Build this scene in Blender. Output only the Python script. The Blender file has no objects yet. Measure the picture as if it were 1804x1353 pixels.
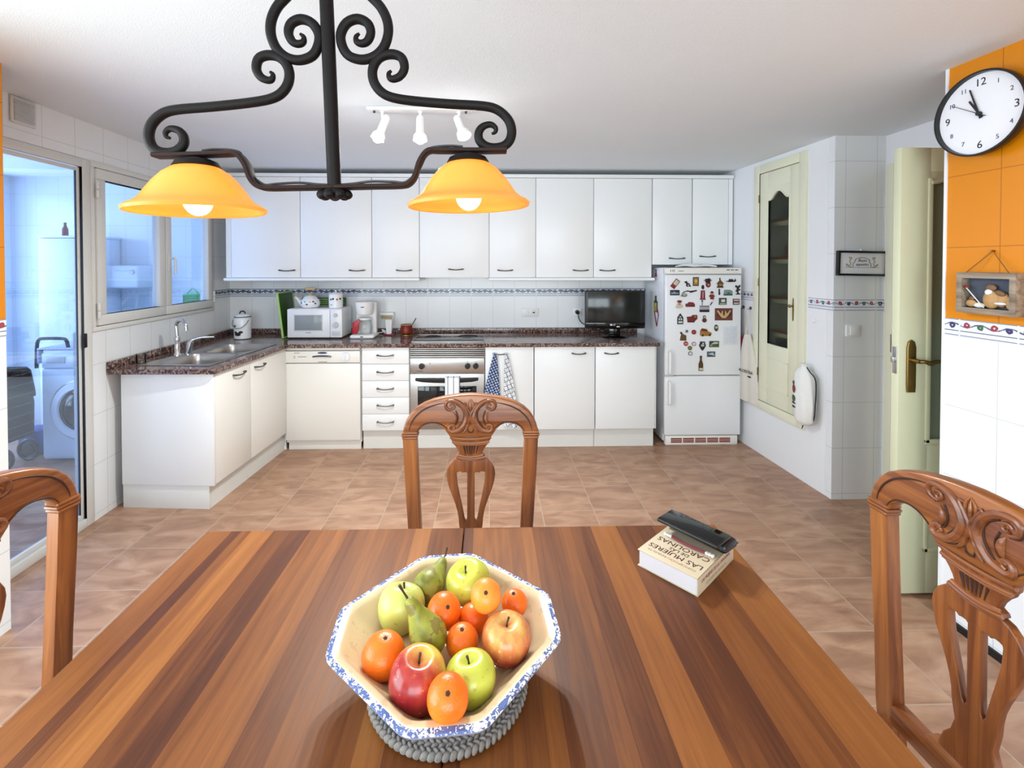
import bpy, bmesh, math, random
from mathutils import Vector, Matrix
random.seed(7)
PI = math.pi
R = math.radians
SC = bpy.context.scene
COL = SC.collection

# ---------------------------------------------------------------- camera
cd = bpy.data.cameras.new('camera')
cam = bpy.data.objects.new('camera', cd)
COL.objects.link(cam)
SC.camera = cam
cam.location = (0, 0, 1.487)
cam.rotation_euler = (R(90 - 0.94), 0, R(-1.4))
cd.sensor_fit = 'HORIZONTAL'
cd.sensor_width = 36
cd.lens = 821 / 1804 * 36
cd.shift_x = 0.0111
cd.shift_y = -0.109
cd.clip_start = 0.02

# ---------------------------------------------------------------- world, daylight, exposure
w = bpy.data.worlds.new('world')
SC.world = w
w.use_nodes = True
w.node_tree.nodes['Background'].inputs[0].default_value = (0.72, 0.86, 1.0, 1)
w.node_tree.nodes['Background'].inputs[1].default_value = 1.6
SC.view_settings.view_transform = 'Standard'
SC.view_settings.look = 'None'
SC.view_settings.exposure = -0.29
SC.view_settings.gamma = 1.0
SC.view_settings.use_curve_mapping = False


def area(name, loc, rot, sx, sy, watts, col):
    l = bpy.data.lights.new(name, 'AREA')
    l.shape = 'RECTANGLE'
    l.size, l.size_y = sx, sy
    l.energy = watts
    l.color = col
    o = bpy.data.objects.new(name, l)
    o.location = loc
    o.rotation_euler = rot
    COL.objects.link(o)
    return o


def bulb(name, loc, watts, col, r=0.03):
    l = bpy.data.lights.new(name, 'POINT')
    l.energy = watts
    l.color = col
    l.shadow_soft_size = r
    o = bpy.data.objects.new(name, l)
    o.location = loc
    COL.objects.link(o)
    return o


# daylight through an added, unseen window behind the camera and the one over the terrace
area('added_rear_daylight', (0.0, -2.72, 1.45), (R(90), 0, 0), 3.3, 1.7, 165, (0.84, 0.965, 1.0))
area('daylight_side', (-2.06, 0.35, 1.35), (R(90), 0, R(-90)), 1.9, 1.7, 98, (0.84, 0.965, 1.0))
area('daylight_utility', (-4.62, 3.25, 1.2), (R(90), 0, R(-90)), 1.9, 2.0, 140, (0.70, 0.79, 1.0))


# ---------------------------------------------------------------- colours and materials
def C(r, g, b):
    return tuple((v / 255 / 12.92 if v / 255 <= 0.04045 else ((v / 255 + 0.055) / 1.055) ** 2.4) for v in (r, g, b)) + (1,)


class G:
    """small node helper on one material"""

    def __init__(s, name, rough=0.5, metal=0.0, **kw):
        s.m = bpy.data.materials.new(name)
        s.m.use_nodes = True
        s.t = s.m.node_tree
        s.b = s.t.nodes['Principled BSDF']
        s.b.inputs['Roughness'].default_value = rough
        s.b.inputs['Metallic'].default_value = metal
        for k, v in kw.items():
            s.b.inputs[k.replace('_', ' ')].default_value = v

    def n(s, t, **kw):
        o = s.t.nodes.new(t)
        for k, v in kw.items():
            setattr(o, k, v)
        return o

    def put(s, sock, v):
        if hasattr(v, 'is_output'):
            s.t.links.new(v, sock)
        else:
            sock.default_value = v

    def m_(s, op, a, b=0.0, c=None):
        o = s.n('ShaderNodeMath', operation=op)
        s.put(o.inputs[0], a)
        s.put(o.inputs[1], b)
        if c is not None:
            s.put(o.inputs[2], c)
        return o.outputs[0]

    def xyz(s, kind='Object'):
        if kind == 'World':
            v = s.n('ShaderNodeNewGeometry').outputs['Position']
        else:
            v = s.n('ShaderNodeTexCoord').outputs[kind]
        sp = s.n('ShaderNodeSeparateXYZ')
        s.t.links.new(v, sp.inputs[0])
        return sp.outputs[0], sp.outputs[1], sp.outputs[2], v

    def vec(s, x, y, z):
        o = s.n('ShaderNodeCombineXYZ')
        for i, v in enumerate((x, y, z)):
            s.put(o.inputs[i], v)
        return o.outputs[0]

    def mapv(s, v, scale=(1, 1, 1), loc=(0, 0, 0)):
        o = s.n('ShaderNodeMapping')
        s.t.links.new(v, o.inputs[0])
        o.inputs['Scale'].default_value = scale
        o.inputs['Location'].default_value = loc
        return o.outputs[0]

    def noise(s, v, scale=5, detail=3, dist=0.0, rough=0.5):
        o = s.n('ShaderNodeTexNoise')
        s.t.links.new(v, o.inputs['Vector'])
        o.inputs['Scale'].default_value = scale
        o.inputs['Detail'].default_value = detail
        o.inputs['Distortion'].default_value = dist
        o.inputs['Roughness'].default_value = rough
        return o.outputs['Fac']

    def ramp(s, f, stops, interp='LINEAR'):
        o = s.n('ShaderNodeValToRGB')
        s.put(o.inputs[0], f)
        cr = o.color_ramp
        cr.interpolation = interp
        while len(cr.elements) < len(stops):
            cr.elements.new(0.5)
        for e, (p, c) in zip(cr.elements, stops):
            e.position = p
            e.color = c
        return o.outputs[0]

    def mix(s, f, a, b, mode='MIX'):
        o = s.n('ShaderNodeMix', data_type='RGBA', blend_type=mode)
        s.put(o.inputs[0], f)
        s.put(o.inputs[6], a)
        s.put(o.inputs[7], b)
        return o.outputs[2]

    def color(s, c):
        s.put(s.b.inputs['Base Color'], c)
        return s

    def rough(s, c):
        s.put(s.b.inputs['Roughness'], c)
        return s

    def bump(s, h, strength=0.2, dist=0.005):
        o = s.n('ShaderNodeBump')
        o.inputs['Strength'].default_value = strength
        o.inputs['Distance'].default_value = dist
        s.t.links.new(h, o.inputs['Height'])
        s.t.links.new(o.outputs[0], s.b.inputs['Normal'])
        return s

    def line(s, x, pitch, width, off=0.0):
        """1 on thin lines every pitch along x"""
        a = s.m_('SUBTRACT', x, off)
        a = s.m_('DIVIDE', a, pitch)
        a = s.m_('FRACT', a)
        a = s.m_('SUBTRACT', a, 0.5)
        a = s.m_('ABSOLUTE', a)
        return s.m_('GREATER_THAN', a, 0.5 - width / pitch / 2)


def plain(name, col, rough=0.5, metal=0.0, var=0.04, scale=14, **kw):
    g = G(name, rough, metal, **kw)
    x, y, z, v = g.xyz()
    f = g.noise(v, scale, 3)
    c = C(*col)
    d = tuple(k * (1 - var * 2.2) for k in c[:3]) + (1,)
    g.color(g.mix(f, d, c))
    return g.m


def wood(name, stops, axis=2, scale=1.0, rough=0.35, coat=0.0):
    g = G(name, rough)
    x, y, z, v = g.xyz()
    sc = [26, 26, 26]
    sc[axis] = 1.6
    f = g.noise(g.mapv(v, [k * scale for k in sc]), 1.4, 6, 1.2, 0.6)
    g.color(g.ramp(f, stops))
    sc2 = [190, 190, 190]
    sc2[axis] = 5
    g.bump(g.noise(g.mapv(v, sc2), 1, 2), 0.12, 0.002)
    g.b.inputs['Coat Weight'].default_value = coat
    g.b.inputs['Coat Roughness'].default_value = 0.15
    return g.m


def tiles(name, orange=False, blue=False, plaster=False):
    g = G(name, 0.22)
    x, y, z, v = g.xyz('World')
    nn = g.n('ShaderNodeNewGeometry').outputs['Normal']
    sp = g.n('ShaderNodeSeparateXYZ')
    g.t.links.new(nn, sp.inputs[0])
    side = g.m_('GREATER_THAN', g.m_('ABSOLUTE', sp.outputs[0]), 0.6)
    h = g.m_('ADD', g.m_('MULTIPLY', side, y), g.m_('MULTIPLY', g.m_('SUBTRACT', 1.0, side), x))
    up = g.m_('GREATER_THAN', z, 1.232)
    zz = g.m_('SUBTRACT', z, g.m_('MULTIPLY', up, 0.07))
    lh = g.line(h, 0.4 if orange else 0.2, 0.0035, 0.10 if orange else 0.035)
    lz = g.line(zz, 0.29, 0.0035, 0.037)
    l = g.m_('MAXIMUM', lh, lz)
    base = C(236, 238, 240) if not blue else C(226, 234, 243)
    grout = C(205, 207, 208)
    if orange:
        base = g.mix(up, C(236, 238, 240), C(216, 132, 10))
        grout = g.mix(up, C(205, 207, 208), C(176, 102, 12))
    if not orange:
        base = g.mix(g.noise(v, 3, 2), base, C(229, 231, 234) if not blue else C(218, 229, 241))
    g.color(g.mix(l, base, grout))
    wav = g.noise(v, 9, 2)
    hgt = g.m_('SUBTRACT', g.m_('MULTIPLY', wav, 0.6), l)
    g.bump(hgt, 0.14, 0.003)
    return g.m


MAT = {}
MAT['tile'] = tiles('white_glazed_wall_tile')
MAT['tile_orange'] = tiles('orange_over_white_tile', orange=True)
MAT['tile_blue'] = tiles('utility_wall_tile', blue=True)
MAT['plaster'] = plain('white_plaster', (236, 237, 239), 0.8, var=0.01, scale=3)
g = G('ceiling_stipple', 0.95)
x, y, z, v = g.xyz('World')
g.color(g.mix(g.noise(v, 1.5, 2), C(226, 232, 237), C(232, 238, 242)))
g.bump(g.noise(v, 240, 2), 0.35, 0.003)
MAT['ceiling'] = g.m

# floor tiles 31.6 cm, clay brown with cloudy veins
g = G('clay_floor_tile', 0.34)
x, y, z, v = g.xyz('World')
l = g.m_('MAXIMUM', g.line(x, 0.316, 0.005, 0.0), g.line(y, 0.316, 0.005, 0.252))
tx = g.m_('FLOOR', g.m_('DIVIDE', x, 0.316))
ty = g.m_('FLOOR', g.m_('DIVIDE', g.m_('SUBTRACT', y, 0.252), 0.316))
wn = g.n('ShaderNodeTexWhiteNoise')
g.t.links.new(g.vec(tx, ty, 0.0), wn.inputs['Vector'])
off = g.n('ShaderNodeVectorMath', operation='MULTIPLY_ADD')
g.t.links.new(wn.outputs['Color'], off.inputs[0])
off.inputs[1].default_value = (9, 9, 9)
g.t.links.new(v, off.inputs[2])
cl = g.noise(g.mapv(off.outputs[0], (3.2, 8.5, 3)), 1.3, 5, 1.0, 0.55)
col = g.ramp(cl, [(0.28, C(133, 97, 75)), (0.46, C(160, 121, 96)), (0.62, C(178, 141, 115)), (0.8, C(190, 156, 131))])
hh = g.m_('MULTIPLY', wn.outputs['Value'], 0.22)
col = g.mix(hh, col, C(146, 106, 84))
g.color(g.mix(l, col, C(172, 148, 128)))
g.rough(g.m_('ADD', 0.27, g.m_('MULTIPLY', cl, 0.25)))
g.bump(g.m_('SUBTRACT', g.m_('MULTIPLY', cl, 1.0), g.m_('MULTIPLY', l, 0.6)), 0.35, 0.006)
MAT['floor'] = g.m


def border_mat(name, dark):
    """printed tile strip: two ruled lines, a vine and small fruit between them"""
    g = G(name, 0.2)
    x, y, z, v = g.xyz('World')
    nn = g.n('ShaderNodeNewGeometry').outputs['Normal']
    sp = g.n('ShaderNodeSeparateXYZ')
    g.t.links.new(nn, sp.inputs[0])
    side = g.m_('GREATER_THAN', g.m_('ABSOLUTE', sp.outputs[0]), 0.6)
    h = g.m_('ADD', g.m_('MULTIPLY', side, y), g.m_('MULTIPLY', g.m_('SUBTRACT', 1.0, side), x))
    s = g.m_('FRACT', g.m_('DIVIDE', g.m_('SUBTRACT', h, 0.035), 0.2))
    t = g.m_('DIVIDE', g.m_('SUBTRACT', z, 1.197), 0.07)
    vine = g.m_('ADD', g.m_('MULTIPLY', g.m_('SINE', g.m_('MULTIPLY', s, 12.566)), 0.11), 0.66)
    dv = g.m_('ABSOLUTE', g.m_('SUBTRACT', t, vine))
    wob = g.noise(g.mapv(v, (60, 60, 60)), 1, 2)
    vn = g.m_('LESS_THAN', g.m_('ADD', dv, g.m_('MULTIPLY', wob, 0.08)), 0.075 if not dark else 0.13)
    col = g.mix(vn, C(226, 229, 236) if not dark else C(206, 212, 222), C(88, 98, 112) if not dark else C(66, 76, 98))
    tints = [C(70, 62, 110), C(160, 66, 74), C(72, 108, 84), C(158, 60, 78)] if not dark else [C(58, 66, 96)] * 4
    for i, cx in enumerate((0.14, 0.38, 0.62, 0.86)):
        a = g.m_('MULTIPLY', g.m_('SUBTRACT', s, cx), 2.86)
        b = g.m_('SUBTRACT', t, 0.66 + (0.03 if i % 2 else -0.03))
        d = g.m_('SQRT', g.m_('ADD', g.m_('MULTIPLY', a, a), g.m_('MULTIPLY', b, b)))
        d = g.m_('ADD', d, g.m_('MULTIPLY', wob, 0.14))
        f = g.m_('LESS_THAN', d, 0.235)
        col = g.mix(f, col, tints[i])
        f2 = g.m_('LESS_THAN', d, 0.10)
        col = g.mix(f2, col, C(220, 214, 222))
    for lo, hi, cc in ((0.955, 0.99, (96, 104, 126)), (0.30, 0.345, (70, 78, 106)), (0.04, 0.085, (112, 120, 146))):
        f = g.m_('MULTIPLY', g.m_('GREATER_THAN', t, lo), g.m_('LESS_THAN', t, hi))
        col = g.mix(f, col, C(*cc))
    if dark:
        f = g.m_('MULTIPLY', g.m_('GREATER_THAN', t, 0.90), g.m_('LESS_THAN', t, 0.99))
        col = g.mix(f, col, C(92, 102, 118))
    joint = g.m_('GREATER_THAN', g.m_('ABSOLUTE', g.m_('SUBTRACT', s, 0.5)), 0.485)
    col = g.mix(joint, col, C(222, 224, 228))
    g.color(col)
    return g.m


MAT['border'] = border_mat('fruit_border_tile', False)
MAT['border_dark'] = border_mat('vine_border_tile', True)

# granite
g = G('brown_granite', 0.12)
x, y, z, v = g.xyz('World')
vo = g.n('ShaderNodeTexVoronoi')
g.t.links.new(v, vo.inputs['Vector'])
vo.inputs['Scale'].default_value = 95
cr = g.ramp(vo.outputs['Color'], [(0.0, C(38, 26, 26)), (0.34, C(92, 66, 60)), (0.45, C(150, 122, 112)), (0.62, C(186, 164, 154)), (0.8, C(70, 50, 48)), (1, C(112, 86, 78))], 'CONSTANT')
g.color(g.mix(g.noise(v, 30, 3), cr, C(88, 64, 60)))
MAT['granite'] = g.m

MAT['lacquer'] = plain('white_lacquer', (240, 242, 243), 0.33, var=0.008, scale=3)
MAT['lacquer_cream'] = plain('ivory_lacquer', (236, 234, 229), 0.35, var=0.01, scale=3)
MAT['plinth'] = plain('white_plinth', (226, 226, 222), 0.45, var=0.02)
MAT['gap'] = plain('dark_gap', (60, 60, 60), 0.8)
MAT['chrome'] = plain('chrome', (205, 208, 212), 0.12, 1.0, var=0.02)
MAT['handle'] = plain('pewter_handle', (112, 110, 108), 0.28, 1.0, var=0.04)
MAT['steel'] = plain('brushed_steel', (188, 186, 184), 0.3, 1.0, var=0.05)
MAT['alu'] = plain('white_aluminium', (216, 216, 212), 0.4, var=0.01)
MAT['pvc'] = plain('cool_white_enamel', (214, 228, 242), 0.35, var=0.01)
MAT['enamel'] = plain('white_enamel', (236, 238, 242), 0.2, var=0.01)
MAT['cream'] = plain('cream_paint', (232, 231, 205), 0.4, var=0.01)
MAT['cream_shaded'] = plain('shaded_cream_paint', (204, 205, 174), 0.4, var=0.01)  # darker copy of the cream: shade on the open leaf put into colour
MAT['brass'] = plain('aged_brass', (150, 122, 70), 0.3, 1.0, var=0.1)
MAT['iron'] = plain('dark_wrought_iron', (17, 13, 13), 0.55, 0.0, var=0.18, scale=30, Specular_IOR_Level=0.22)
MAT['iron_rust'] = plain('rusty_wrought_iron', (44, 26, 22), 0.6, 0.0, var=0.2, scale=25, Specular_IOR_Level=0.22)
MAT['black'] = plain('black_plastic', (20, 20, 22), 0.35, var=0.05)
MAT['black_gloss'] = plain('black_gloss', (8, 8, 10), 0.06, var=0.05)
MAT['screen'] = plain('tv_screen', (36, 38, 38), 0.12, var=0.1)
MAT['white'] = plain('white_plastic', (240, 240, 240), 0.35, var=0.01)
MAT['rubber'] = plain('grey_rubber', (70, 70, 74), 0.7)
MAT['green_dark'] = plain('dark_green_plastic', (46, 80, 14), 0.45, var=0.05)
MAT['green_light'] = plain('light_green_plastic', (168, 204, 120), 0.4)
MAT['green_mint'] = plain('mint_green_plastic', (70, 205, 130), 0.4)
MAT['red'] = plain('red_fabric', (150, 22, 30), 0.7)
MAT['red_plastic'] = plain('red_plastic', (176, 26, 44), 0.25)
MAT['terracotta'] = plain('glazed_red_clay', (140, 44, 26), 0.25, var=0.15)
MAT['linen'] = plain('ecru_cotton', (226, 220, 208), 0.9, var=0.04, scale=40)
MAT['cotton'] = plain('white_cotton', (238, 238, 234), 0.9, var=0.03, scale=40)
MAT['ink'] = plain('dark_ink', (34, 34, 38), 0.7)
MAT['ink_red'] = plain('wine_red_ink', (128, 42, 62), 0.7)
MAT['ink_title'] = plain('dark_red_brown_ink', (62, 20, 22), 0.6)
MAT['pages'] = plain('pale_book_pages', (206, 202, 206), 0.85, var=0.03, scale=200)
MAT['paper'] = plain('white_paper', (238, 238, 242), 0.8, var=0.01)
MAT['cover'] = plain('sand_paper_cover', (190, 174, 148), 0.5, var=0.02)
MAT['sand'] = plain('sand_ink', (158, 138, 104), 0.6)
MAT['oldwood'] = wood('weathered_grey_wood', [(0.3, C(96, 82, 68)), (0.5, C(142, 126, 108)), (0.7, C(170, 156, 138))], 0, 0.8, 0.8)
MAT['slate'] = plain('blue_grey_slate', (78, 84, 98), 0.8, var=0.15, scale=60)
MAT['stone'] = plain('tan_pebble', (196, 152, 98), 0.6, var=0.14, scale=70)
MAT['stone_dark'] = plain('brown_pebble', (134, 98, 66), 0.6, var=0.2, scale=70)
MAT['stone_white'] = plain('white_pebble', (230, 228, 222), 0.5)
MAT['twine'] = plain('brown_twine', (150, 94, 20), 0.9)
MAT['navy'] = plain('navy_enamel', (40, 52, 92), 0.3)
MAT['blue'] = plain('blue_fabric', (40, 78, 140), 0.7)
MAT['beech'] = plain('pale_beech', (206, 178, 132), 0.4, var=0.08)
MAT['knobgrey'] = plain('soft_grey_plastic', (206, 208, 212), 0.4)
MAT['mwglass'] = plain('perforated_oven_glass', (152, 160, 166), 0.15, var=0.06, scale=160)

CH = [(0.25, C(72, 34, 14)), (0.42, C(112, 60, 27)), (0.58, C(142, 84, 40)), (0.8, C(168, 108, 56))]
MAT['chair'] = wood('chestnut_chair_wood', CH, 2, 0.7, 0.36, 0.18)
MAT['chair_h'] = wood('chestnut_crest_wood', CH, 0, 0.7, 0.36, 0.18)
MAT['carve'] = wood('dark_carving_wood', [(0.3, C(88, 44, 22)), (0.7, C(138, 80, 42))], 0, 1.0, 0.35, 0.3)  # carved scrolls toned slightly darker than the crest wood
MAT['cutline'] = plain('painted_groove_shade', (52, 24, 12), 0.6)  # dark tubes paint the shade inside carved grooves and flutes
MAT['seatpad'] = plain('beige_seat_pad', (198, 182, 150), 0.9, var=0.05)

# table: glued staves of mixed tone running away from the camera
g = G('mixed_stave_table_wood', 0.40)
x, y, z, v = g.xyz()
bend = g.m_('ADD', x, g.m_('MULTIPLY', g.m_('SINE', g.m_('MULTIPLY', x, 41.0)), 0.016))
sid = g.m_('FLOOR', g.m_('DIVIDE', bend, 0.041))
wn = g.n('ShaderNodeTexWhiteNoise', noise_dimensions='2D')
seam = g.m_('GREATER_THAN', x, 0.0)
g.t.links.new(g.vec(sid, seam, 0.0), wn.inputs['Vector'])
grain = g.noise(g.mapv(v, (46, 2.2, 10)), 1.6, 6, 0.8, 0.62)
big = g.noise(g.mapv(v, (8, 0.9, 4)), 1.5, 3, 0.6)
f = g.m_('ADD', g.m_('MULTIPLY', wn.outputs['Value'], 0.40), g.m_('ADD', g.m_('MULTIPLY', grain, 0.42), g.m_('MULTIPLY', big, 0.24)))
g.color(g.ramp(f, [(0.22, C(58, 27, 12)), (0.38, C(84, 43, 19)), (0.52, C(112, 64, 28)), (0.68, C(136, 82, 36)), (0.86, C(160, 103, 50))]))
g.bump(g.noise(g.mapv(v, (220, 6, 20)), 1.5, 3), 0.10, 0.001)
g.rough(g.m_('ADD', 0.42, g.m_('MULTIPLY', grain, 0.2)))
g.b.inputs['Specular IOR Level'].default_value = 0.28
MAT['table'] = g.m


def glass(name, tint=(1, 1, 1, 1), rough=0.0, refl=1.0):
    g = G(name)
    nt = g.t
    out = nt.nodes['Material Output']
    tr = g.n('ShaderNodeBsdfTransparent')
    tr.inputs[0].default_value = tint
    gl = g.n('ShaderNodeBsdfGlossy')
    gl.inputs['Roughness'].default_value = rough
    fr = g.n('ShaderNodeFresnel')
    fr.inputs[0].default_value = 1.45
    mx = g.n('ShaderNodeMixShader')
    g.t.links.new(g.m_('MULTIPLY', fr.outputs[0], refl), mx.inputs[0])
    nt.links.new(tr.outputs[0], mx.inputs[1])
    nt.links.new(gl.outputs[0], mx.inputs[2])
    nt.links.new(mx.outputs[0], out.inputs[0])
    nt.nodes.remove(g.b)
    return g.m


MAT['glass'] = glass('window_glass', (0.87, 0.93, 1.0, 1), 0.0, 0.3)
MAT['glass_clear'] = glass('clear_glass', (0.93, 0.95, 0.94, 1), 0.02)
MAT['glass_dark'] = plain('smoked_oven_glass', (14, 14, 16), 0.05)
g = G('frosted_cupboard_glass', 0.28, Transmission_Weight=0.95, IOR=1.1)
x, y, z, v = g.xyz()
g.color(C(226, 228, 220))
g.bump(g.noise(v, 90, 2), 0.4, 0.004)
tp = g.n('ShaderNodeBsdfTransparent')
tp.inputs[0].default_value = C(205, 208, 200)
mx = g.n('ShaderNodeMixShader')
mx.inputs[0].default_value = 0.72
g.t.links.new(g.b.outputs[0], mx.inputs[1])
g.t.links.new(tp.outputs[0], mx.inputs[2])
g.t.links.new(mx.outputs[0], g.t.nodes['Material Output'].inputs[0])
MAT['frosted'] = g.m
MAT['doorglass'] = plain('grey_green_ribbed_glass', (138, 150, 128), 0.25, var=0.05, scale=120)


def emit(name, col, strength):
    g = G(name)
    g.b.inputs['Base Color'].default_value = C(*col)
    g.b.inputs['Emission Color'].default_value = C(*col)
    g.b.inputs['Emission Strength'].default_value = strength
    return g.m


MAT['bulb'] = emit('lit_bulb', (255, 244, 220), 9)
MAT['bulb_spot'] = emit('lit_spot_bulb', (255, 250, 238), 7)

# amber lamp glass
g = G('amber_alabaster_glass', 0.25)
x, y, z, v = g.xyz()
nt = g.t
tl = g.n('ShaderNodeBsdfTranslucent')
cc = g.mix(g.noise(v, 7, 3), C(255, 198, 100), C(255, 216, 130))
nt.links.new(cc, tl.inputs[0])
g.color(cc)
mx = g.n('ShaderNodeMixShader')
mx.inputs[0].default_value = 0.62
nt.links.new(g.b.outputs[0], mx.inputs[1])
nt.links.new(tl.outputs[0], mx.inputs[2])
nt.links.new(mx.outputs[0], nt.nodes['Material Output'].inputs[0])
MAT['amber'] = g.m


def fabric_check(name, base, ink, pitch, width, diag=False, second=None):
    g = G(name, 0.9)
    x, y, z, v = g.xyz()
    a, b = (g.m_('ADD', x, g.m_('MULTIPLY', z, 0.45)), g.m_('SUBTRACT', z, g.m_('MULTIPLY', x, 0.45))) if diag else (x, z)
    l = g.m_('MAXIMUM', g.line(a, pitch, width), g.line(b, pitch, width))
    col = g.mix(l, C(*base), C(*ink))
    if second:
        l2 = g.m_('MULTIPLY', g.line(a, pitch, width), g.line(b, pitch, width))
        col = g.mix(l2, col, C(*second))
    g.color(col)
    g.b.inputs['Specular IOR Level'].default_value = 0.1
    return g.m


MAT['gingham'] = fabric_check('blue_gingham', (222, 228, 240), (98, 118, 158), 0.022, 0.011, True, (40, 54, 96))
MAT['windowpane'] = fabric_check('white_windowpane_check', (234, 236, 240), (40, 46, 66), 0.036, 0.004, True)
MAT['tartan'] = fabric_check('dark_green_tartan', (3, 10, 11), (60, 84, 78), 0.075, 0.007)
g = G('striped_tea_towel', 0.9)
x, y, z, v = g.xyz()
g.color(g.mix(g.line(x, 0.045, 0.006, 0.01), C(236, 238, 240), C(110, 122, 140)))
MAT['stripe'] = g.m


# ---------------------------------------------------------------- mesh helpers
def _mark(bm, n0, mi):
    if mi:
        bm.faces.ensure_lookup_table()
        for f in bm.faces[n0:]:
            f.material_index = mi


def box(bm, x0, x1, y0, y1, z0, z1, bev=0.0, seg=2, mi=0, M=None):
    n0 = len(bm.faces)
    t = bmesh.new()
    bmesh.ops.create_cube(t, size=1)
    for v in t.verts:
        v.co = Vector(((x0 + x1) / 2 + v.co.x * (x1 - x0), (y0 + y1) / 2 + v.co.y * (y1 - y0), (z0 + z1) / 2 + v.co.z * (z1 - z0)))
    if bev:
        bmesh.ops.bevel(t, geom=t.edges[:], offset=bev, segments=seg, affect='EDGES', profile=0.5)
    if M:
        t.transform(M)
    me = bpy.data.meshes.new('t')
    t.to_mesh(me)
    t.free()
    bm.from_mesh(me)
    bpy.data.meshes.remove(me)
    _mark(bm, n0, mi)
    return bm


def ring_faces(bm, rings, closed=False, cap=True):
    n = len(rings[0])
    m = len(rings)
    for i in range(m if closed else m - 1):
        a, b = rings[i], rings[(i + 1) % m]
        for k in range(n):
            try:
                bm.faces.new((a[k], a[(k + 1) % n], b[(k + 1) % n], b[k]))
            except ValueError:
                pass
    if cap and not closed:
        bm.faces.new(rings[0][::-1])
        bm.faces.new(rings[-1])


def smooth_path(pts, n=6):
    pts = [Vector(p) for p in pts]
    P = [pts[0] * 2 - pts[1]] + pts + [pts[-1] * 2 - pts[-2]]
    out = []
    for i in range(1, len(P) - 2):
        p0, p1, p2, p3 = P[i - 1:i + 3]
        for k in range(n):
            t = k / n
            out.append(0.5 * ((2 * p1) + (p2 - p0) * t + (2 * p0 - 5 * p1 + 4 * p2 - p3) * t * t + (3 * p1 - p0 - 3 * p2 + p3) * t ** 3))
    out.append(pts[-1])
    return out


def tube(bm, pts, r, seg=8, closed=False, mi=0, smooth=0, flat=1.0, up=None):
    """sweep a round (or flattened) section along pts; r a number or (start, end) or list"""
    n0 = len(bm.faces)
    if smooth:
        pts = smooth_path(pts, smooth)
    pts = [Vector(p) for p in pts]
    n = len(pts)
    if isinstance(r, (int, float)):
        rs = [r] * n
    elif len(r) == n:
        rs = list(r)
    else:
        rs = []
        for i in range(n):
            t = i / (n - 1) * (len(r) - 1)
            k = min(int(t), len(r) - 2)
            rs.append(r[k] + (r[k + 1] - r[k]) * (t - k))
    rings = []
    nrm = None
    for i, p in enumerate(pts):
        if closed:
            d = pts[(i + 1) % n] - pts[i - 1]
        else:
            d = pts[min(i + 1, n - 1)] - pts[max(i - 1, 0)]
        d.normalize()
        if up is not None:
            nrm = Vector(up) - d * d.dot(Vector(up))
        elif nrm is None:
            a = Vector((0, 0, 1)) if abs(d.z) < 0.9 else Vector((1, 0, 0))
            nrm = a - d * d.dot(a)
        else:
            nrm = nrm - d * d.dot(nrm)
        nrm.normalize()
        b = d.cross(nrm)
        rings.append([bm.verts.new(p + nrm * (math.cos(2 * PI * k / seg) * rs[i] * flat) + b * (math.sin(2 * PI * k / seg) * rs[i])) for k in range(seg)])
    ring_faces(bm, rings, closed)
    _mark(bm, n0, mi)
    return bm


def cyl(bm, p0, p1, r0, r1=None, seg=20, mi=0):
    return tube(bm, [p0, p1], [r0, r0 if r1 is None else r1], seg, mi=mi)


def lathe(bm, prof, seg=28, M=None, mi=0, cap=True):
    n0 = len(bm.faces)
    rings = []
    for r, z in prof:
        r = max(r, 1e-4)
        rings.append([bm.verts.new(Vector((r * math.cos(2 * PI * k / seg), r * math.sin(2 * PI * k / seg), z))) for k in range(seg)])
    if M:
        for rg in rings:
            for v in rg:
                v.co = M @ v.co
    ring_faces(bm, rings, cap=cap)
    _mark(bm, n0, mi)
    return bm


def ball(bm, c, r, s=(1, 1, 1), seg=16, mi=0, M=None):
    n0 = len(bm.faces)
    m = Matrix.Translation(c) @ (M or Matrix()) @ Matrix.Diagonal((r * s[0], r * s[1], r * s[2], 1))
    bmesh.ops.create_uvsphere(bm, u_segments=seg, v_segments=max(6, seg * 2 // 3), radius=1, matrix=m)
    _mark(bm, n0, mi)
    return bm


def prism(bm, pts, z0, z1, mi=0, M=None):
    """plan outline pts (x,y) from z0 to z1"""
    n0 = len(bm.faces)
    a = [bm.verts.new((p[0], p[1], z0)) for p in pts]
    b = [bm.verts.new((p[0], p[1], z1)) for p in pts]
    if M:
        for v in a + b:
            v.co = M @ v.co
    ring_faces(bm, [a, b])
    _mark(bm, n0, mi)
    return bm


def curve_mesh(cu, M):
    o = bpy.data.objects.new('tmp', cu)
    me = bpy.data.meshes.new_from_object(o)
    me.transform(M)
    bpy.data.objects.remove(o)
    return me


FRONT = Matrix(((1, 0, 0, 0), (0, 0, -1, 0), (0, 1, 0, 0), (0, 0, 0, 1)))   # drawing plane -> upright, seen from -y


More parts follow.
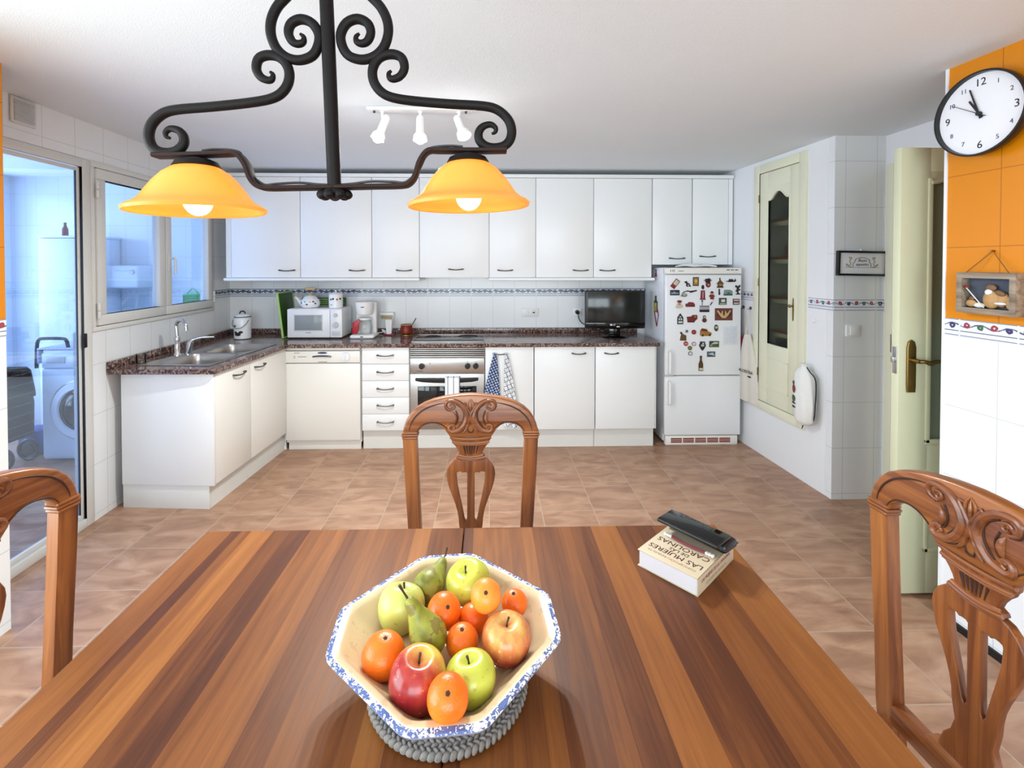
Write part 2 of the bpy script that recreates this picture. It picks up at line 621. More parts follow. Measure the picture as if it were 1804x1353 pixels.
def plate(bm, outlines, depth, bev=0.0, M=FRONT, mi=0, smooth=0):
    """flat outline(s) with holes, given thickness and a rounded edge"""
    n0 = len(bm.faces)
    cu = bpy.data.curves.new('p', 'CURVE')
    cu.dimensions = '2D'
    cu.fill_mode = 'BOTH'
    cu.extrude = max(depth / 2 - bev, 0)
    cu.bevel_depth = bev
    cu.bevel_resolution = 2
    cu.offset = -bev
    for pts in outlines:
        if smooth:
            q = [Vector((p[0], p[1], 0)) for p in pts]
            m = len(q)
            P = []
            for i in range(m):
                p0, p1, p2, p3 = q[i - 1], q[i], q[(i + 1) % m], q[(i + 2) % m]
                for k in range(smooth):
                    t = k / smooth
                    P.append(0.5 * ((2 * p1) + (p2 - p0) * t + (2 * p0 - 5 * p1 + 4 * p2 - p3) * t * t + (3 * p1 - p0 - 3 * p2 + p3) * t ** 3))
            pts = [(p.x, p.y) for p in P]
        sp = cu.splines.new('POLY')
        sp.points.add(len(pts) - 1)
        for i, p in enumerate(pts):
            sp.points[i].co = (p[0], p[1], 0, 1)
        sp.use_cyclic_u = True
    me = curve_mesh(cu, M)
    bm.from_mesh(me)
    bpy.data.meshes.remove(me)
    bpy.data.curves.remove(cu)
    _mark(bm, n0, mi)
    return bm


def text(bm, s, size, depth, M=FRONT, mi=0, shear=0.0, sx=1.0):
    n0 = len(bm.faces)
    cu = bpy.data.curves.new('f', 'FONT')
    cu.body = s
    cu.size = size
    cu.extrude = depth
    cu.align_x = 'CENTER'
    cu.align_y = 'CENTER'
    cu.shear = shear
    cu.resolution_u = 3
    me = curve_mesh(cu, M @ Matrix.Diagonal((sx, 1, 1, 1)))
    bm.from_mesh(me)
    bpy.data.meshes.remove(me)
    bpy.data.curves.remove(cu)
    _mark(bm, n0, mi)
    return bm


def obj(name, bm, mats, parent=None, ang=38, loc=None, rot=None):
    me = bpy.data.meshes.new(name)
    bmesh.ops.remove_doubles(bm, verts=bm.verts[:], dist=1e-6)
    bmesh.ops.recalc_face_normals(bm, faces=bm.faces[:])
    bm.to_mesh(me)
    bm.free()
    if not isinstance(mats, (list, tuple)):
        mats = [mats]
    for m in mats:
        me.materials.append(MAT[m] if isinstance(m, str) else m)
    me.polygons.foreach_set('use_smooth', [True] * len(me.polygons))
    me.set_sharp_from_angle(angle=R(ang))
    o = bpy.data.objects.new(name, me)
    COL.objects.link(o)
    if parent:
        o.parent = parent
    if loc is not None:
        o.location = loc
    if rot is not None:
        o.rotation_euler = rot
    return o


def tag(o, label, cat, group=None, kind=None):
    o['label'] = label
    o['category'] = cat
    if group:
        o['group'] = group
    if kind:
        o['kind'] = kind
    return o


def thing(name, label, cat, loc=(0, 0, 0), rotz=0.0, group=None, rot=None):
    o = bpy.data.objects.new(name, None)
    o.empty_display_size = 0.1
    COL.objects.link(o)
    o.location = loc
    o.rotation_euler = rot if rot else (0, 0, rotz)
    return tag(o, label, cat, group)


def struct(name, bm, mat, parent=None, label=None):
    o = obj(name, bm, mat, parent)
    if not parent:
        o['kind'] = 'structure'
        o['label'] = label or name.replace('_', ' ')
        o['category'] = name.split('_')[0]
    return o


def copy_tree(o, parent=None):
    c = o.copy()
    COL.objects.link(c)
    c.parent = parent
    for ch in list(o.children):
        copy_tree(ch, c)
    return c


def cloth(bm, wt, wb, h, folds, amp, y0=0.0, th=0.006, nx=40, nz=16, skew=0.0, mi=0, wob=0.0):
    """hanging cloth sheet in local xz, top edge at z=0, with vertical folds"""
    n0 = len(bm.faces)
    F, Bk = [], []
    for j in range(nz + 1):
        t = j / nz
        wdt = wt + (wb - wt) * min(1, t ** 0.8)
        rf, rb = [], []
        for i in range(nx + 1):
            s = i / nx
            x = (s - 0.5) * wdt + skew * t + wob * math.sin(t * 5 + s * 2)
            a = amp * (0.35 + 0.65 * t) * math.sin(s * folds * 2 * PI + 0.6 * t)
            z = -h * t + 0.008 * math.sin(s * 7) * t
            rf.append(bm.verts.new((x, y0 + a - th / 2, z)))
            rb.append(bm.verts.new((x, y0 + a + th / 2, z)))
        F.append(rf)
        Bk.append(rb)
    for j in range(nz):
        for i in range(nx):
            bm.faces.new((F[j][i], F[j][i + 1], F[j + 1][i + 1], F[j + 1][i]))
            bm.faces.new((Bk[j][i], Bk[j + 1][i], Bk[j + 1][i + 1], Bk[j][i + 1]))
    for j in range(nz):
        for i, k in ((0, 1), (nx, -1)):
            bm.faces.new((F[j][i], F[j + 1][i], Bk[j + 1][i], Bk[j][i]))
    for i in range(nx):
        bm.faces.new((F[0][i], Bk[0][i], Bk[0][i + 1], F[0][i + 1]))
        bm.faces.new((F[nz][i], F[nz][i + 1], Bk[nz][i + 1], Bk[nz][i]))
    _mark(bm, n0, mi)
    return bm


NB = bmesh.new

# ================================================================ THE ROOM
CEIL = 2.295
struct('floor', box(NB(), -4.6, 4.2, -2.8, 4.6, -0.12, 0.0), 'floor')
struct('ceiling', box(NB(), -4.6, 4.2, -2.8, 4.6, CEIL, CEIL + 0.1), 'ceiling')


def xL(y):
    return -2.285 - 0.047 * (y - 2.72)


def xP(y):
    return 2.165 - 0.05 * (y - 2.877)


def xO(y):
    return 1.90 + 0.06 * (1.9 - y)


# back wall, tiled
struct('wall_back', box(NB(), -2.40, 2.60, 4.30, 4.40, 0, CEIL), 'tile')
# strip of printed border tiles, back wall
struct('trim_1', box(NB(), xL(4.3) + 0.002, xP(4.3) - 0.002, 4.297, 4.30, 1.197, 1.267), 'border_dark')

# left wall: local x runs along the wall, +y outwards
LANG = math.atan2(1, -0.047)
LLOC = (xL(1.93), 1.93, 0)


def left_struct(name, bm, mat, label=None):
    o = struct(name, bm, mat, None, label)
    o.location = LLOC
    o.rotation_euler = (0, 0, LANG)
    return o


bm = NB()
box(bm, 0.80, 2.40, 0, 0.10, 0, 1.10)
box(bm, 2.08, 2.40, 0, 0.10, 1.10, 2.085)
box(bm, -0.02, 2.40, 0, 0.10, 2.085, CEIL)
left_struct('wall_left', bm, 'tile')
left_struct('trim_2', box(NB(), 2.08, 2.374, -0.002, 0, 1.197, 1.267), 'border_dark')

# glass door to the utility room
bm = NB()
box(bm, 0.0, 0.05, 0.005, 0.07, 0, 2.083, 0.004)
box(bm, 0.745, 0.80, -0.006, 0.03, 0, 2.083, 0.004)
box(bm, 0.05, 0.745, -0.006, 0.07, 2.035, 2.083, 0.004)
box(bm, 0.05, 0.745, -0.006, 0.07, 0, 0.05, 0.004)
d1 = left_struct('door_1', bm, 'alu', 'white aluminium glass door to the utility room')
sub = lambda n, b, m, p=None: obj(n, b, m, p or d1)
bm = NB()
box(bm, 0.722, 0.742, 0.008, 0.024, 0.055, 2.03, 0.003)
box(bm, 0.052, 0.085, 0.008, 0.024, 0.055, 2.03, 0.003)
box(bm, 0.085, 0.722, 0.008, 0.024, 0.055, 0.080, 0.003)
box(bm, 0.085, 0.722, 0.008, 0.024, 2.01, 2.03, 0.003)
ds = sub('sash', bm, 'alu')
sub('seal', box(NB(), 0.7425, 0.745, 0.010, 0.016, 0.05, 2.035), 'black', ds)
sub('glass_pane', box(NB(), 0.083, 0.724, 0.013, 0.018, 0.075, 2.015), 'glass', ds)
bm = NB()
box(bm, 0.733, 0.752, -0.016, 0.0, 1.02, 1.10, 0.004)
sub('latch', bm, 'black')

# two-leaf window over the sink
bm = NB()
for a, b, c, d in ((0.80, 2.08, 1.10, 1.128), (0.80, 2.08, 2.05, 2.085), (0.80, 0.825, 1.128, 2.05), (2.045, 2.08, 1.128, 2.05)):
    box(bm, a, b, -0.012, 0.06, c, d, 0.004)
w1 = left_struct('window_1', bm, 'alu', 'white aluminium casement window over the sink')


def leaf(s0, s1, hinge):
    b = NB()
    z0, z1, t = 1.132, 2.046, 0.062
    box(b, s0, s1, -0.022, 0.03, z0, z0 + t, 0.005)
    box(b, s0, s1, -0.022, 0.03, z1 - t, z1, 0.005)
    box(b, s0, s0 + t, -0.022, 0.03, z0 + t, z1 - t, 0.005)
    box(b, s1 - t, s1, -0.022, 0.03, z0 + t, z1 - t, 0.005)
    lf = obj('window_leaf', b, 'alu', w1)
    obj('glass_pane', box(NB(), s0 + t - 0.005, s1 - t + 0.005, 0.0, 0.006, z0 + t - 0.005, z1 - t + 0.005), 'glass', lf)
    for hz in (1.22, 1.92):
        hb = NB()
        cyl(hb, (hinge, -0.028, hz - 0.045), (hinge, -0.028, hz - 0.002), 0.009, seg=12)
        cyl(hb, (hinge, -0.028, hz + 0.002), (hinge, -0.028, hz + 0.045), 0.009, seg=12)
        obj('hinge', hb, 'alu', lf)
    return lf


leaf(0.828, 1.433, 0.822)
lf2 = leaf(1.441, 2.042, 2.05)
bm = NB()
box(bm, 1.455, 1.480, -0.032, -0.022, 1.44, 1.57, 0.004)
tube(bm, [(1.468, -0.03, 1.53), (1.468, -0.06, 1.53), (1.468, -0.068, 1.50), (1.468, -0.066, 1.42)], 0.008, 8, smooth=4)
obj('window_handle', bm, 'alu', lf2)

# stub wall between dining end and utility room: orange over white tile
bm = NB()
for y0, y1, z0, z1 in ((-2.6, -0.62, 0, CEIL), (1.32, 1.93, 0, CEIL), (-0.62, 1.32, 0, 0.48), (-0.62, 1.32, 2.22, CEIL)):
    box(bm, -2.05, -1.955, y0, y1, z0, z1)
box(bm, -2.45, -2.05, 1.83, 1.93, 0, CEIL)
struct('wall_left_dining', bm, 'tile_orange')
bm = NB()
for y0, y1, z0, z1 in ((-0.62, -0.57, 0.48, 2.22), (1.27, 1.32, 0.48, 2.22), (0.33, 0.37, 0.53, 2.17), (-0.57, 1.27, 0.48, 0.53), (-0.57, 1.27, 2.17, 2.22)):
    box(bm, -2.04, -1.96, y0, y1, z0, z1, 0.004)
struct('window_4', bm, 'alu', None, 'wide white window at the left of the dining table')
bm = NB()
box(bm, -1.955, -1.953, -2.6, -0.62, 1.197, 1.267)
box(bm, -1.955, -1.953, 1.32, 1.93, 1.197, 1.267)
struct('trim_3', bm, 'border')

# utility room shell
bm = NB()
box(bm, -4.6, -2.40, 4.40, 4.50, 0, CEIL)
struct('wall_utility_back', bm, 'tile_blue')
bm = NB()
for y0, y1, z0, z1 in ((4.24, 4.40, 0, CEIL), (1.83, 2.3, 0, CEIL), (2.3, 4.24, 0, 0.12), (2.3, 4.24, 2.2, CEIL)):
    box(bm, -4.50, -4.40, y0, y1, z0, z1)
struct('wall_utility_left', bm, 'tile_blue')
struct('wall_utility_near', box(NB(), -4.5, -2.45, 1.83, 1.93, 0, CEIL), 'tile_blue')
bm = NB()
for y0, y1, z0, z1 in ((4.19, 4.24, 0.12, 2.2), (2.3, 2.35, 0.12, 2.2), (3.25, 3.31, 0.12, 2.2), (2.35, 4.19, 0.12, 0.2), (2.35, 4.19, 2.14, 2.2), (2.35, 4.19, 0.72, 0.90)):
    box(bm, -4.46, -4.385, y0, y1, z0, z1, 0.004)
w2 = struct('window_2', bm, 'pvc', None, 'tall white terrace window of the utility room')
obj('glass_pane', box(NB(), -4.43, -4.424, 2.33, 4.2, 0.18, 2.16), 'glass', w2)
for zz in (0.55, 1.5):
    bm = NB()
    box(bm, -4.386, -4.36, 4.20, 4.222, zz - 0.06, zz + 0.06, 0.004)
    obj('window_handle', bm, 'black', w2)

# right-hand pantry wall with its cupboard opening
bm = NB()


def pwall(b, y0, y1, z0, z1, t=0.06, dx=0.0, mi=0):
    n0 = len(b.faces)
    prism(b, [(xP(y0) + dx, y0), (xP(y0) + dx + t, y0), (xP(y1) + dx + t, y1), (xP(y1) + dx, y1)], z0, z1, mi=mi)


pwall(bm, 2.93, 3.16, 0, CEIL)
pwall(bm, 3.62, 4.30, 0, CEIL)
pwall(bm, 3.16, 3.62, 0, 0.42)
pwall(bm, 3.16, 3.62, 2.20, CEIL)
struct('wall_pantry', bm, 'plaster')
bm = NB()
box(bm, xP(2.877), 2.59, 2.877, 2.93, 0, CEIL)
struct('wall_block_front', bm, 'tile')
struct('trim_4', box(NB(), 2.167, 2.488, 2.874, 2.877, 1.197, 1.267), 'border')
bm = NB()
pwall(bm, 2.877, 3.09, 1.197, 1.267, 0.003, -0.003)
pwall(bm, 3.69, 4.29, 1.197, 1.267, 0.003, -0.003)
struct('trim_5', bm, 'border')
# niche behind the cupboard door
bm = NB()
box(bm, 2.20, 2.56, 3.08, 3.14, 0.36, 2.27)
box(bm, 2.20, 2.56, 3.64, 3.70, 0.36, 2.27)
box(bm, 2.54, 2.60, 3.08, 3.70, 0.36, 2.27)
box(bm, 2.20, 2.60, 3.08, 3.70, 0.32, 0.38)
box(bm, 2.20, 2.60, 3.08, 3.70, 2.24, 2.29)
struct('wall_niche', bm, 'plaster')

# doorway on the right, hall behind
bm = NB()
box(bm, 2.49, 2.59, 1.90, 2.02, 0, CEIL)
box(bm, 2.49, 2.59, 2.80, 2.877, 0, CEIL)
box(bm, 2.49, 2.59, 2.02, 2.80, 2.06, CEIL)
struct('wall_right', bm, 'plaster')
bm = NB()
box(bm, 3.5, 3.6, 1.8, 3.3, 0, CEIL)
box(bm, 2.59, 3.6, 3.2, 3.3, 0, CEIL)
box(bm, 2.60, 3.6, 1.7, 1.8, 0, CEIL)
struct('wall_hall', bm, 'plaster')
bm = NB()
box(bm, 2.475, 2.60, 2.02, 2.055, 0, 2.04, 0.004)
box(bm, 2.475, 2.60, 2.765, 2.80, 0, 2.04, 0.004)
box(bm, 2.475, 2.60, 2.02, 2.80, 2.025, 2.06, 0.004)
box(bm, 2.468, 2.49, 2.795, 2.85, 0, 2.11, 0.004)
box(bm, 2.468, 2.49, 1.985, 2.02, 0, 2.11, 0.004)
box(bm, 2.468, 2.49, 2.02, 2.795, 2.06, 2.11, 0.004)
fr = struct('door_2', bm, 'cream', None, 'cream panelled room door standing open beside the orange wall')
bm = NB()
obj('strike_plate', box(bm, 2.462, 2.476, 2.772, 2.798, 0.95, 1.06, 0.002), 'steel', fr)
# the open leaf, parallel to the back wall, hinged on the right
bm = NB()
LX0, LX1, LY0, LY1 = 1.820, 2.474, 2.022, 2.060
gx0, gx1, gz0, gz1 = 1.955, 2.345, 0.70, 1.90
for a, b, c, d in ((LX0, gx0, 0.012, 2.005), (gx1, LX1, 0.012, 2.005), (gx0, gx1, 0.012, gz0), (gx0, gx1, gz1, 2.005)):
    box(bm, a, b, LY0, LY1, c, d, 0.0015)
lf = obj('door_leaf', bm, 'cream_shaded', fr)
arch = [(gx0, 0), (gx0, -0.02)] + [(gx0 + (gx1 - gx0) * t / 16, -0.02 + 0.055 * math.sin(PI * t / 16) ** 2) for t in range(1, 16)] + [(gx1, -0.02), (gx1, 0), (gx1, 0.05), (gx0, 0.05)]
bm = NB()
plate(bm, [[(p[0], gz1 + p[1] - 0.03) for p in arch]], 0.034, 0, Matrix.Translation((0, 2.041, 0)) @ FRONT)
for yy in (LY0 - 0.006,):
    for a, b, c, d in ((gx0 - 0.012, gx0 + 0.008, gz0 - 0.01, gz1 - 0.03), (gx1 - 0.008, gx1 + 0.012, gz0 - 0.01, gz1 - 0.03), (gx0 - 0.012, gx1 + 0.012, gz0 - 0.014, gz0 + 0.008)):
        box(bm, a, b, yy, yy + 0.012, c, d, 0.003)
pts = [(gx0 + (gx1 - gx0) * t / 16, LY0 - 0.002, gz1 - 0.05 + 0.055 * math.sin(PI * t / 16) ** 2) for t in range(17)]
tube(bm, pts, 0.009, 8)
for a, b, c, d in ((gx0 - 0.012, gx0 + 0.006, 0.2, 0.565), (gx1 - 0.006, gx1 + 0.012, 0.2, 0.565), (gx0 - 0.012, gx1 + 0.012, 0.2, 0.218), (gx0 - 0.012, gx1 + 0.012, 0.55, 0.568)):
    box(bm, a, b, LY0 - 0.006, LY0 + 0.006, c, d, 0.003)
obj('moulding', bm, 'cream_shaded', lf)
obj('glass_pane', box(NB(), gx0 - 0.002, gx1 + 0.002, 2.036, 2.046, gz0 - 0.002, gz1 + 0.02), 'doorglass', lf)
bm = NB()
hx = 1.872
plate(bm, [[(hx - 0.018, 0.92), (hx + 0.018, 0.92), (hx + 0.02, 0.95), (hx + 0.02, 1.12), (hx + 0.014, 1.145), (hx, 1.155), (hx - 0.014, 1.145), (hx - 0.02, 1.12), (hx - 0.02, 0.95)]], 0.008, 0.002, Matrix.Translation((0, LY0 - 0.006, 0)) @ FRONT)
cyl(bm, (hx, LY0 - 0.01, 1.065), (hx, LY0 - 0.05, 1.065), 0.011, 0.009, 14)
tube(bm, [(hx, LY0 - 0.045, 1.065), (hx + 0.02, LY0 - 0.052, 1.065), (hx + 0.045, LY0 - 0.05, 1.058), (hx + 0.075, LY0 - 0.05, 1.066), (hx + 0.115, LY0 - 0.045, 1.062)], [0.009, 0.008, 0.011, 0.008, 0.005], 10, smooth=5)
cyl(bm, (hx, LY0 - 0.01, 0.94), (hx, LY0 - 0.014, 0.94), 0.004, seg=8)
obj('door_handle', bm, 'brass', lf)
bm = NB()
box(bm, LX0 - 0.003, LX0 + 0.001, LY0 + 0.008, LY1 - 0.008, 1.00, 1.12, 0.001)
box(bm, LX0 - 0.016, LX0, LY0 + 0.012, LY1 - 0.012, 1.05, 1.075, 0.003)
obj('lock_bolt', bm, 'steel', lf)
o = obj('door_stop', box(NB(), 1.97, 2.02, 2.075, 2.125, 0, 0.035, 0.008), 'black')
tag(o, 'small black rubber door stop on the floor behind the cream door', 'door stop')

# right dining wall, orange over white tile
struct('wall_right_dining', prism(NB(), [(xO(1.9), 1.9), (2.60, 1.9), (2.60, -2.6), (xO(-2.6), -2.6)], 0, CEIL), 'tile_orange')
bm = NB()
prism(bm, [(xO(1.9) - 0.003, 1.9), (xO(1.9), 1.9), (xO(-2.6), -2.6), (xO(-2.6) - 0.003, -2.6)], 1.197, 1.267)
struct('trim_6', bm, 'border')
struct('trim_7', box(NB(), xO(1.9) - 0.004, xO(1.9) + 0.004, 1.892, 1.904, 0, CEIL), 'plaster')
bm = NB()
prism(bm, [(xO(1.885) - 0.008, 1.885), (xO(1.885), 1.885), (xO(0.2), 0.2), (xO(0.2) - 0.008, 0.2)], 0, 0.03)
struct('baseboard_right', bm, 'black')

# wall behind the camera with a wide window added for daylight
bm = NB()
for a, b, c, d in ((-2.5, -1.75, 0, CEIL), (1.75, 2.6, 0, CEIL), (-1.75, 1.75, 0, 0.55), (-1.75, 1.75, 2.2, CEIL)):
    box(bm, a, b, -2.7, -2.6, c, d)
struct('wall_front', bm, 'plaster')
bm = NB()
for a, b, c, d in ((-1.75, -1.69, 0.55, 2.2), (1.69, 1.75, 0.55, 2.2), (-0.03, 0.03, 0.6, 2.15), (-1.69, 1.69, 0.55, 0.61), (-1.69, 1.69, 2.14, 2.2)):
    box(bm, a, b, -2.68, -2.61, c, d, 0.004)
struct('window_3', bm, 'alu', None, 'wide white window added out of view behind the table')

# ================================================================ KITCHEN UNITS
YD = 3.73       # front plane of the base doors on the back run
YU = 3.97       # front plane of the wall-cabinet doors


def bow_handle(parent, x, y, z, L=0.105, mat='handle', vert=False, out=-1):
    """slim bowed bar handle with two flattened feet"""
    bm = NB()
    pts = []
    for i in range(13):
        t = i / 12
        d = 0.016 + 0.010 * math.sin(PI * t)
        if vert:
            pts.append((0, out * d, (t - 0.5) * L))
        else:
            pts.append(((t - 0.5) * L, out * d, -0.006 * math.sin(PI * t)))
    tube(bm, pts, [0.006, 0.0042, 0.0042, 0.006], 8)
    for s in (-0.5, 0.5):
        p = (0, 0, s * L) if vert else (s * L, 0, 0)
        cyl(bm, p, (p[0], p[1] + out * 0.02, p[2]), 0.0065, seg=10)
    return obj('handle', bm, mat, parent, loc=(x, y, z))


def base_unit(name, x0, x1, label, hx, door=True, group='white base cabinets under the worktop'):
    t = thing(name, label, 'cabinet', ((x0 + x1) / 2, YD, 0), 0, group)
    w = (x1 - x0) / 2
    obj('body', box(NB(), -w, w, 0.022, 0.55, 0.155, 0.828), 'lacquer', t)
    obj('plinth', box(NB(), -w, w, 0.045, 0.065, 0, 0.153), 'plinth', t)
    if door:
        d = obj('door', box(NB(), -w + 0.002, w - 0.002, 0, 0.019, 0.158, 0.825, 0.003), 'lacquer', t)
        bow_handle(d, hx - (x0 + x1) / 2, 0, 0.775)
    return t


t = base_unit('drawer_cabinet', -1.018, -0.640, 'white cabinet of five drawers between dishwasher and oven', 0, False, None)
t['category'] = 'cabinet'
for k in range(5):
    z1 = 0.825 - k * 0.1335
    d = obj('drawer', box(NB(), -0.187, 0.187, 0, 0.019, z1 - 0.131, z1, 0.003), 'lacquer', t)
    bow_handle(d, 0.0, 0, z1 - 0.058, 0.125)
base_unit('base_cabinet', -0.033, 0.359, 'white base cabinet right of the oven with two checked cloths on its handle', 0.085)
base_unit('base_cabinet', 0.363, 0.853, 'wide white base cabinet in the middle, handle at its right', 0.72)
t = base_unit('base_cabinet', 0.857, 1.345, 'white base cabinet at the right end below the television', 0.985)
obj('end_panel', box(NB(), 0.2445, 0.250, 0, 0.56, 0.158, 0.828), 'lacquer', t)

# corner filler
bm = NB()
box(bm, -1.69, -1.634, 3.765, 3.79, 0.0, 0.828)
o = obj('corner_filler', bm, 'lacquer')
tag(o, 'narrow white filler strip in the corner beside the dishwasher', 'panel')

# dishwasher
t = thing('dishwasher', 'ivory front-loading dishwasher with a round dial under the worktop', 'dishwasher', (-1.326, YD, 0))
obj('body', box(NB(), -0.298, 0.298, 0.03, 0.55, 0.06, 0.826), 'lacquer_cream', t)
obj('door_panel', box(NB(), -0.296, 0.296, 0, 0.03, 0.085, 0.700, 0.005), 'lacquer_cream', t)
obj('kick_plate', box(NB(), -0.285, 0.292, 0.035, 0.05, 0.0, 0.072, 0.002), 'lacquer_cream', t)
cp = obj('control_panel', box(NB(), -0.296, 0.296, -0.004, 0.03, 0.706, 0.800, 0.006), 'lacquer_cream', t)
obj('top_trim', box(NB(), -0.294, 0.294, 0.002, 0.03, 0.806, 0.826, 0.003), 'lacquer_cream', t)
bm = NB()
cyl(bm, (0.185, -0.004, 0.757), (0.185, -0.018, 0.757), 0.036, 0.033, 32)
box(bm, 0.181, 0.189, -0.028, -0.016, 0.727, 0.787, 0.003)
obj('dial', bm, 'enamel', cp)
bm = NB()
tube(bm, [(-0.075, -0.006, 0.756), (-0.05, -0.013, 0.761), (0.0, -0.015, 0.763), (0.05, -0.013, 0.761), (0.07, -0.006, 0.756)], 0.006, 8, smooth=3)
obj('door_grip', bm, 'handle', cp)
bm = NB()
plate(bm, [[(0.038 * math.cos(a * PI / 12), 0.787 + 0.0075 * math.sin(a * PI / 12)) for a in range(24)]], 0.003, 0, Matrix.Translation((0, -0.005, 0)) @ FRONT)
obj('maker_badge', bm, 'navy', cp)
for i, (xx, zz, ww) in enumerate(((-0.20, 0.786, 0.045), (-0.22, 0.760, 0.014), (-0.22, 0.748, 0.014), (-0.16, 0.756, 0.07), (0.0, 0.715, 0.07))):
    obj('printed_mark', box(NB(), xx - ww / 2, xx + ww / 2, -0.0046, -0.004, zz - 0.0018, zz + 0.0018), 'rubber', cp)

# oven
t = thing('oven', 'built-in stainless steel oven with black knobs and louvred grille on top', 'oven', (-0.337, YD, 0))
OW = 0.30
bm = NB()
box(bm, -OW, OW, 0.03, 0.54, 0.155, 0.826)
obj('body', bm, 'steel', t)
obj('plinth', box(NB(), -OW, OW, 0.045, 0.065, 0, 0.153), 'plinth', t)
bm = NB()
for k in range(5):
    box(bm, -OW + 0.003, OW - 0.003, 0.0, 0.028, 0.748 + k * 0.0155, 0.748 + k * 0.0155 + 0.0085, 0.002)
g1 = obj('grille', bm, 'steel', t)
obj('grille_back', box(NB(), -OW + 0.003, OW - 0.003, 0.024, 0.03, 0.742, 0.826), 'black', g1)
cp = obj('control_panel', box(NB(), -OW + 0.003, OW - 0.003, 0.0, 0.03, 0.622, 0.738, 0.003), 'steel', t)
for kx in (-0.203, 0.163, 0.228):
    bm = NB()
    cyl(bm, (kx, 0, 0.675), (kx, -0.024, 0.675), 0.024, 0.020, 28)
    box(bm, kx - 0.003, kx + 0.003, -0.030, -0.022, 0.655, 0.697, 0.001)
    obj('knob', bm, 'black', cp)
obj('pilot_light', cyl(NB(), (-0.137, 0, 0.697), (-0.137, -0.003, 0.697), 0.004, seg=10), 'ink', cp)
for kx in (-0.203, 0.163, 0.228):
    obj('printed_mark', box(NB(), kx - 0.002, kx + 0.002, -0.001, 0, 0.705, 0.712), 'ink', cp)
obj('printed_mark', box(NB(), -0.245, -0.195, -0.001, 0, 0.634, 0.637), 'ink', cp)
dr = obj('oven_door', box(NB(), -OW + 0.003, OW - 0.003, -0.004, 0.03, 0.17, 0.614, 0.004), 'steel', t)
bm = NB()
box(bm, -0.235, 0.175 + 0.06, -0.009, -0.003, 0.225, 0.515, 0.004)
obj('oven_window', bm, 'glass_dark', dr)
bm = NB()
pts = [(-0.25, 0.584), (0.25, 0.584), (0.25, 0.566), (0.2, 0.555), (0.1, 0.549), (0, 0.547), (-0.1, 0.549), (-0.2, 0.555), (-0.25, 0.566)]
plate(bm, [pts], 0.034, 0.004, Matrix.Translation((0, -0.022, 0)) @ FRONT)
obj('door_grip', bm, 'black', dr)

# tea towel folded over the oven door grip
bm = NB()
box(bm, -0.059, 0.059, -0.048, -0.040, -0.30, 0.0, 0.003)
box(bm, -0.059, 0.059, -0.048, 0.022, -0.003, 0.006, 0.003)
for k in range(3):
    box(bm, -0.056 + 0.002 * k, 0.058, -0.053 - 0.002 * k, -0.046, -0.28 - 0.01 * k, 0.004, 0.002)
o = obj('tea_towel', bm, 'stripe', loc=(-0.292, YD - 0.001, 0.59))
tag(o, 'white tea towel with grey stripes folded over the oven door grip', 'towel')

# two cloths on the cabinet handle right of the oven
bm = NB()
cloth(bm, 0.02, 0.155, 0.42, 3.2, 0.012, -0.022, skew=-0.03)
ball(bm, (0, -0.02, 0.0), 0.014, (1, 1, 1.2), 10)
o = obj('kitchen_cloth', bm, 'gingham', loc=(0.045, YD - 0.008, 0.772))
tag(o, 'blue gingham kitchen cloth hanging from the cabinet handle beside the oven', 'towel')
bm = NB()
cloth(bm, 0.02, 0.135, 0.58, 2.6, 0.012, -0.022, skew=0.045)
ball(bm, (0, -0.02, 0.0), 0.013, (1, 1, 1.2), 10)
o = obj('kitchen_cloth', bm, 'windowpane', loc=(0.137, YD - 0.008, 0.772))
tag(o, 'white kitchen cloth with a thin dark grid hanging right of the gingham one', 'towel')

# sink run along the left wall: local +y runs to the back wall
RUN = thing('sink_cabinet', 'white sink cabinet with two doors and plain end panel by the glass door', 'cabinet', (-1.668, 2.845, 0), R(-3.6))
bm = NB()
box(bm, -0.55, -0.02, 0.018, 0.86, 0.145, 0.163)
box(bm, -0.55, -0.535, 0.018, 0.86, 0.163, 0.828)
box(bm, -0.55, -0.02, 0.845, 0.86, 0.163, 0.828)
obj('body', bm, 'lacquer', RUN)
obj('end_panel', box(NB(), -0.575, -0.0, 0.0, 0.018, 0.145, 0.828, 0.001), 'lacquer', RUN)
bm = NB()
box(bm, -0.575, -0.035, 0.006, 0.022, 0, 0.142, 0.001)
box(bm, -0.052, -0.035, 0.022, 0.915, 0, 0.142)
obj('plinth', bm, 'plinth', RUN)
for a, b, hy in ((0.02, 0.395, 0.255), (0.40, 0.885, 0.50)):
    d = obj('door', box(NB(), -0.019, 0.0, a, b, 0.148, 0.825, 0.003), 'lacquer_cream', RUN)
    bm = NB()
    pts = [(0.016 + 0.010 * math.sin(PI * i / 12), (i / 12 - 0.5) * 0.115, -0.006 * math.sin(PI * i / 12)) for i in range(13)]
    tube(bm, pts, [0.006, 0.0042, 0.0042, 0.006], 8)
    for s in (-0.5, 0.5):
        cyl(bm, (0, s * 0.115, 0), (0.02, s * 0.115, 0), 0.0065, seg=10)
    obj('handle', bm, 'handle', d, loc=(0.0, hy, 0.772))

# granite worktop with a cut-out for the sink
RM = Matrix.Translation((-1.668, 2.845, 0)) @ Matrix.Rotation(R(-3.6), 4, 'Z')


def rp(x, y):
    p = RM @ Vector((x, y, 0))
    return (p.x, p.y)


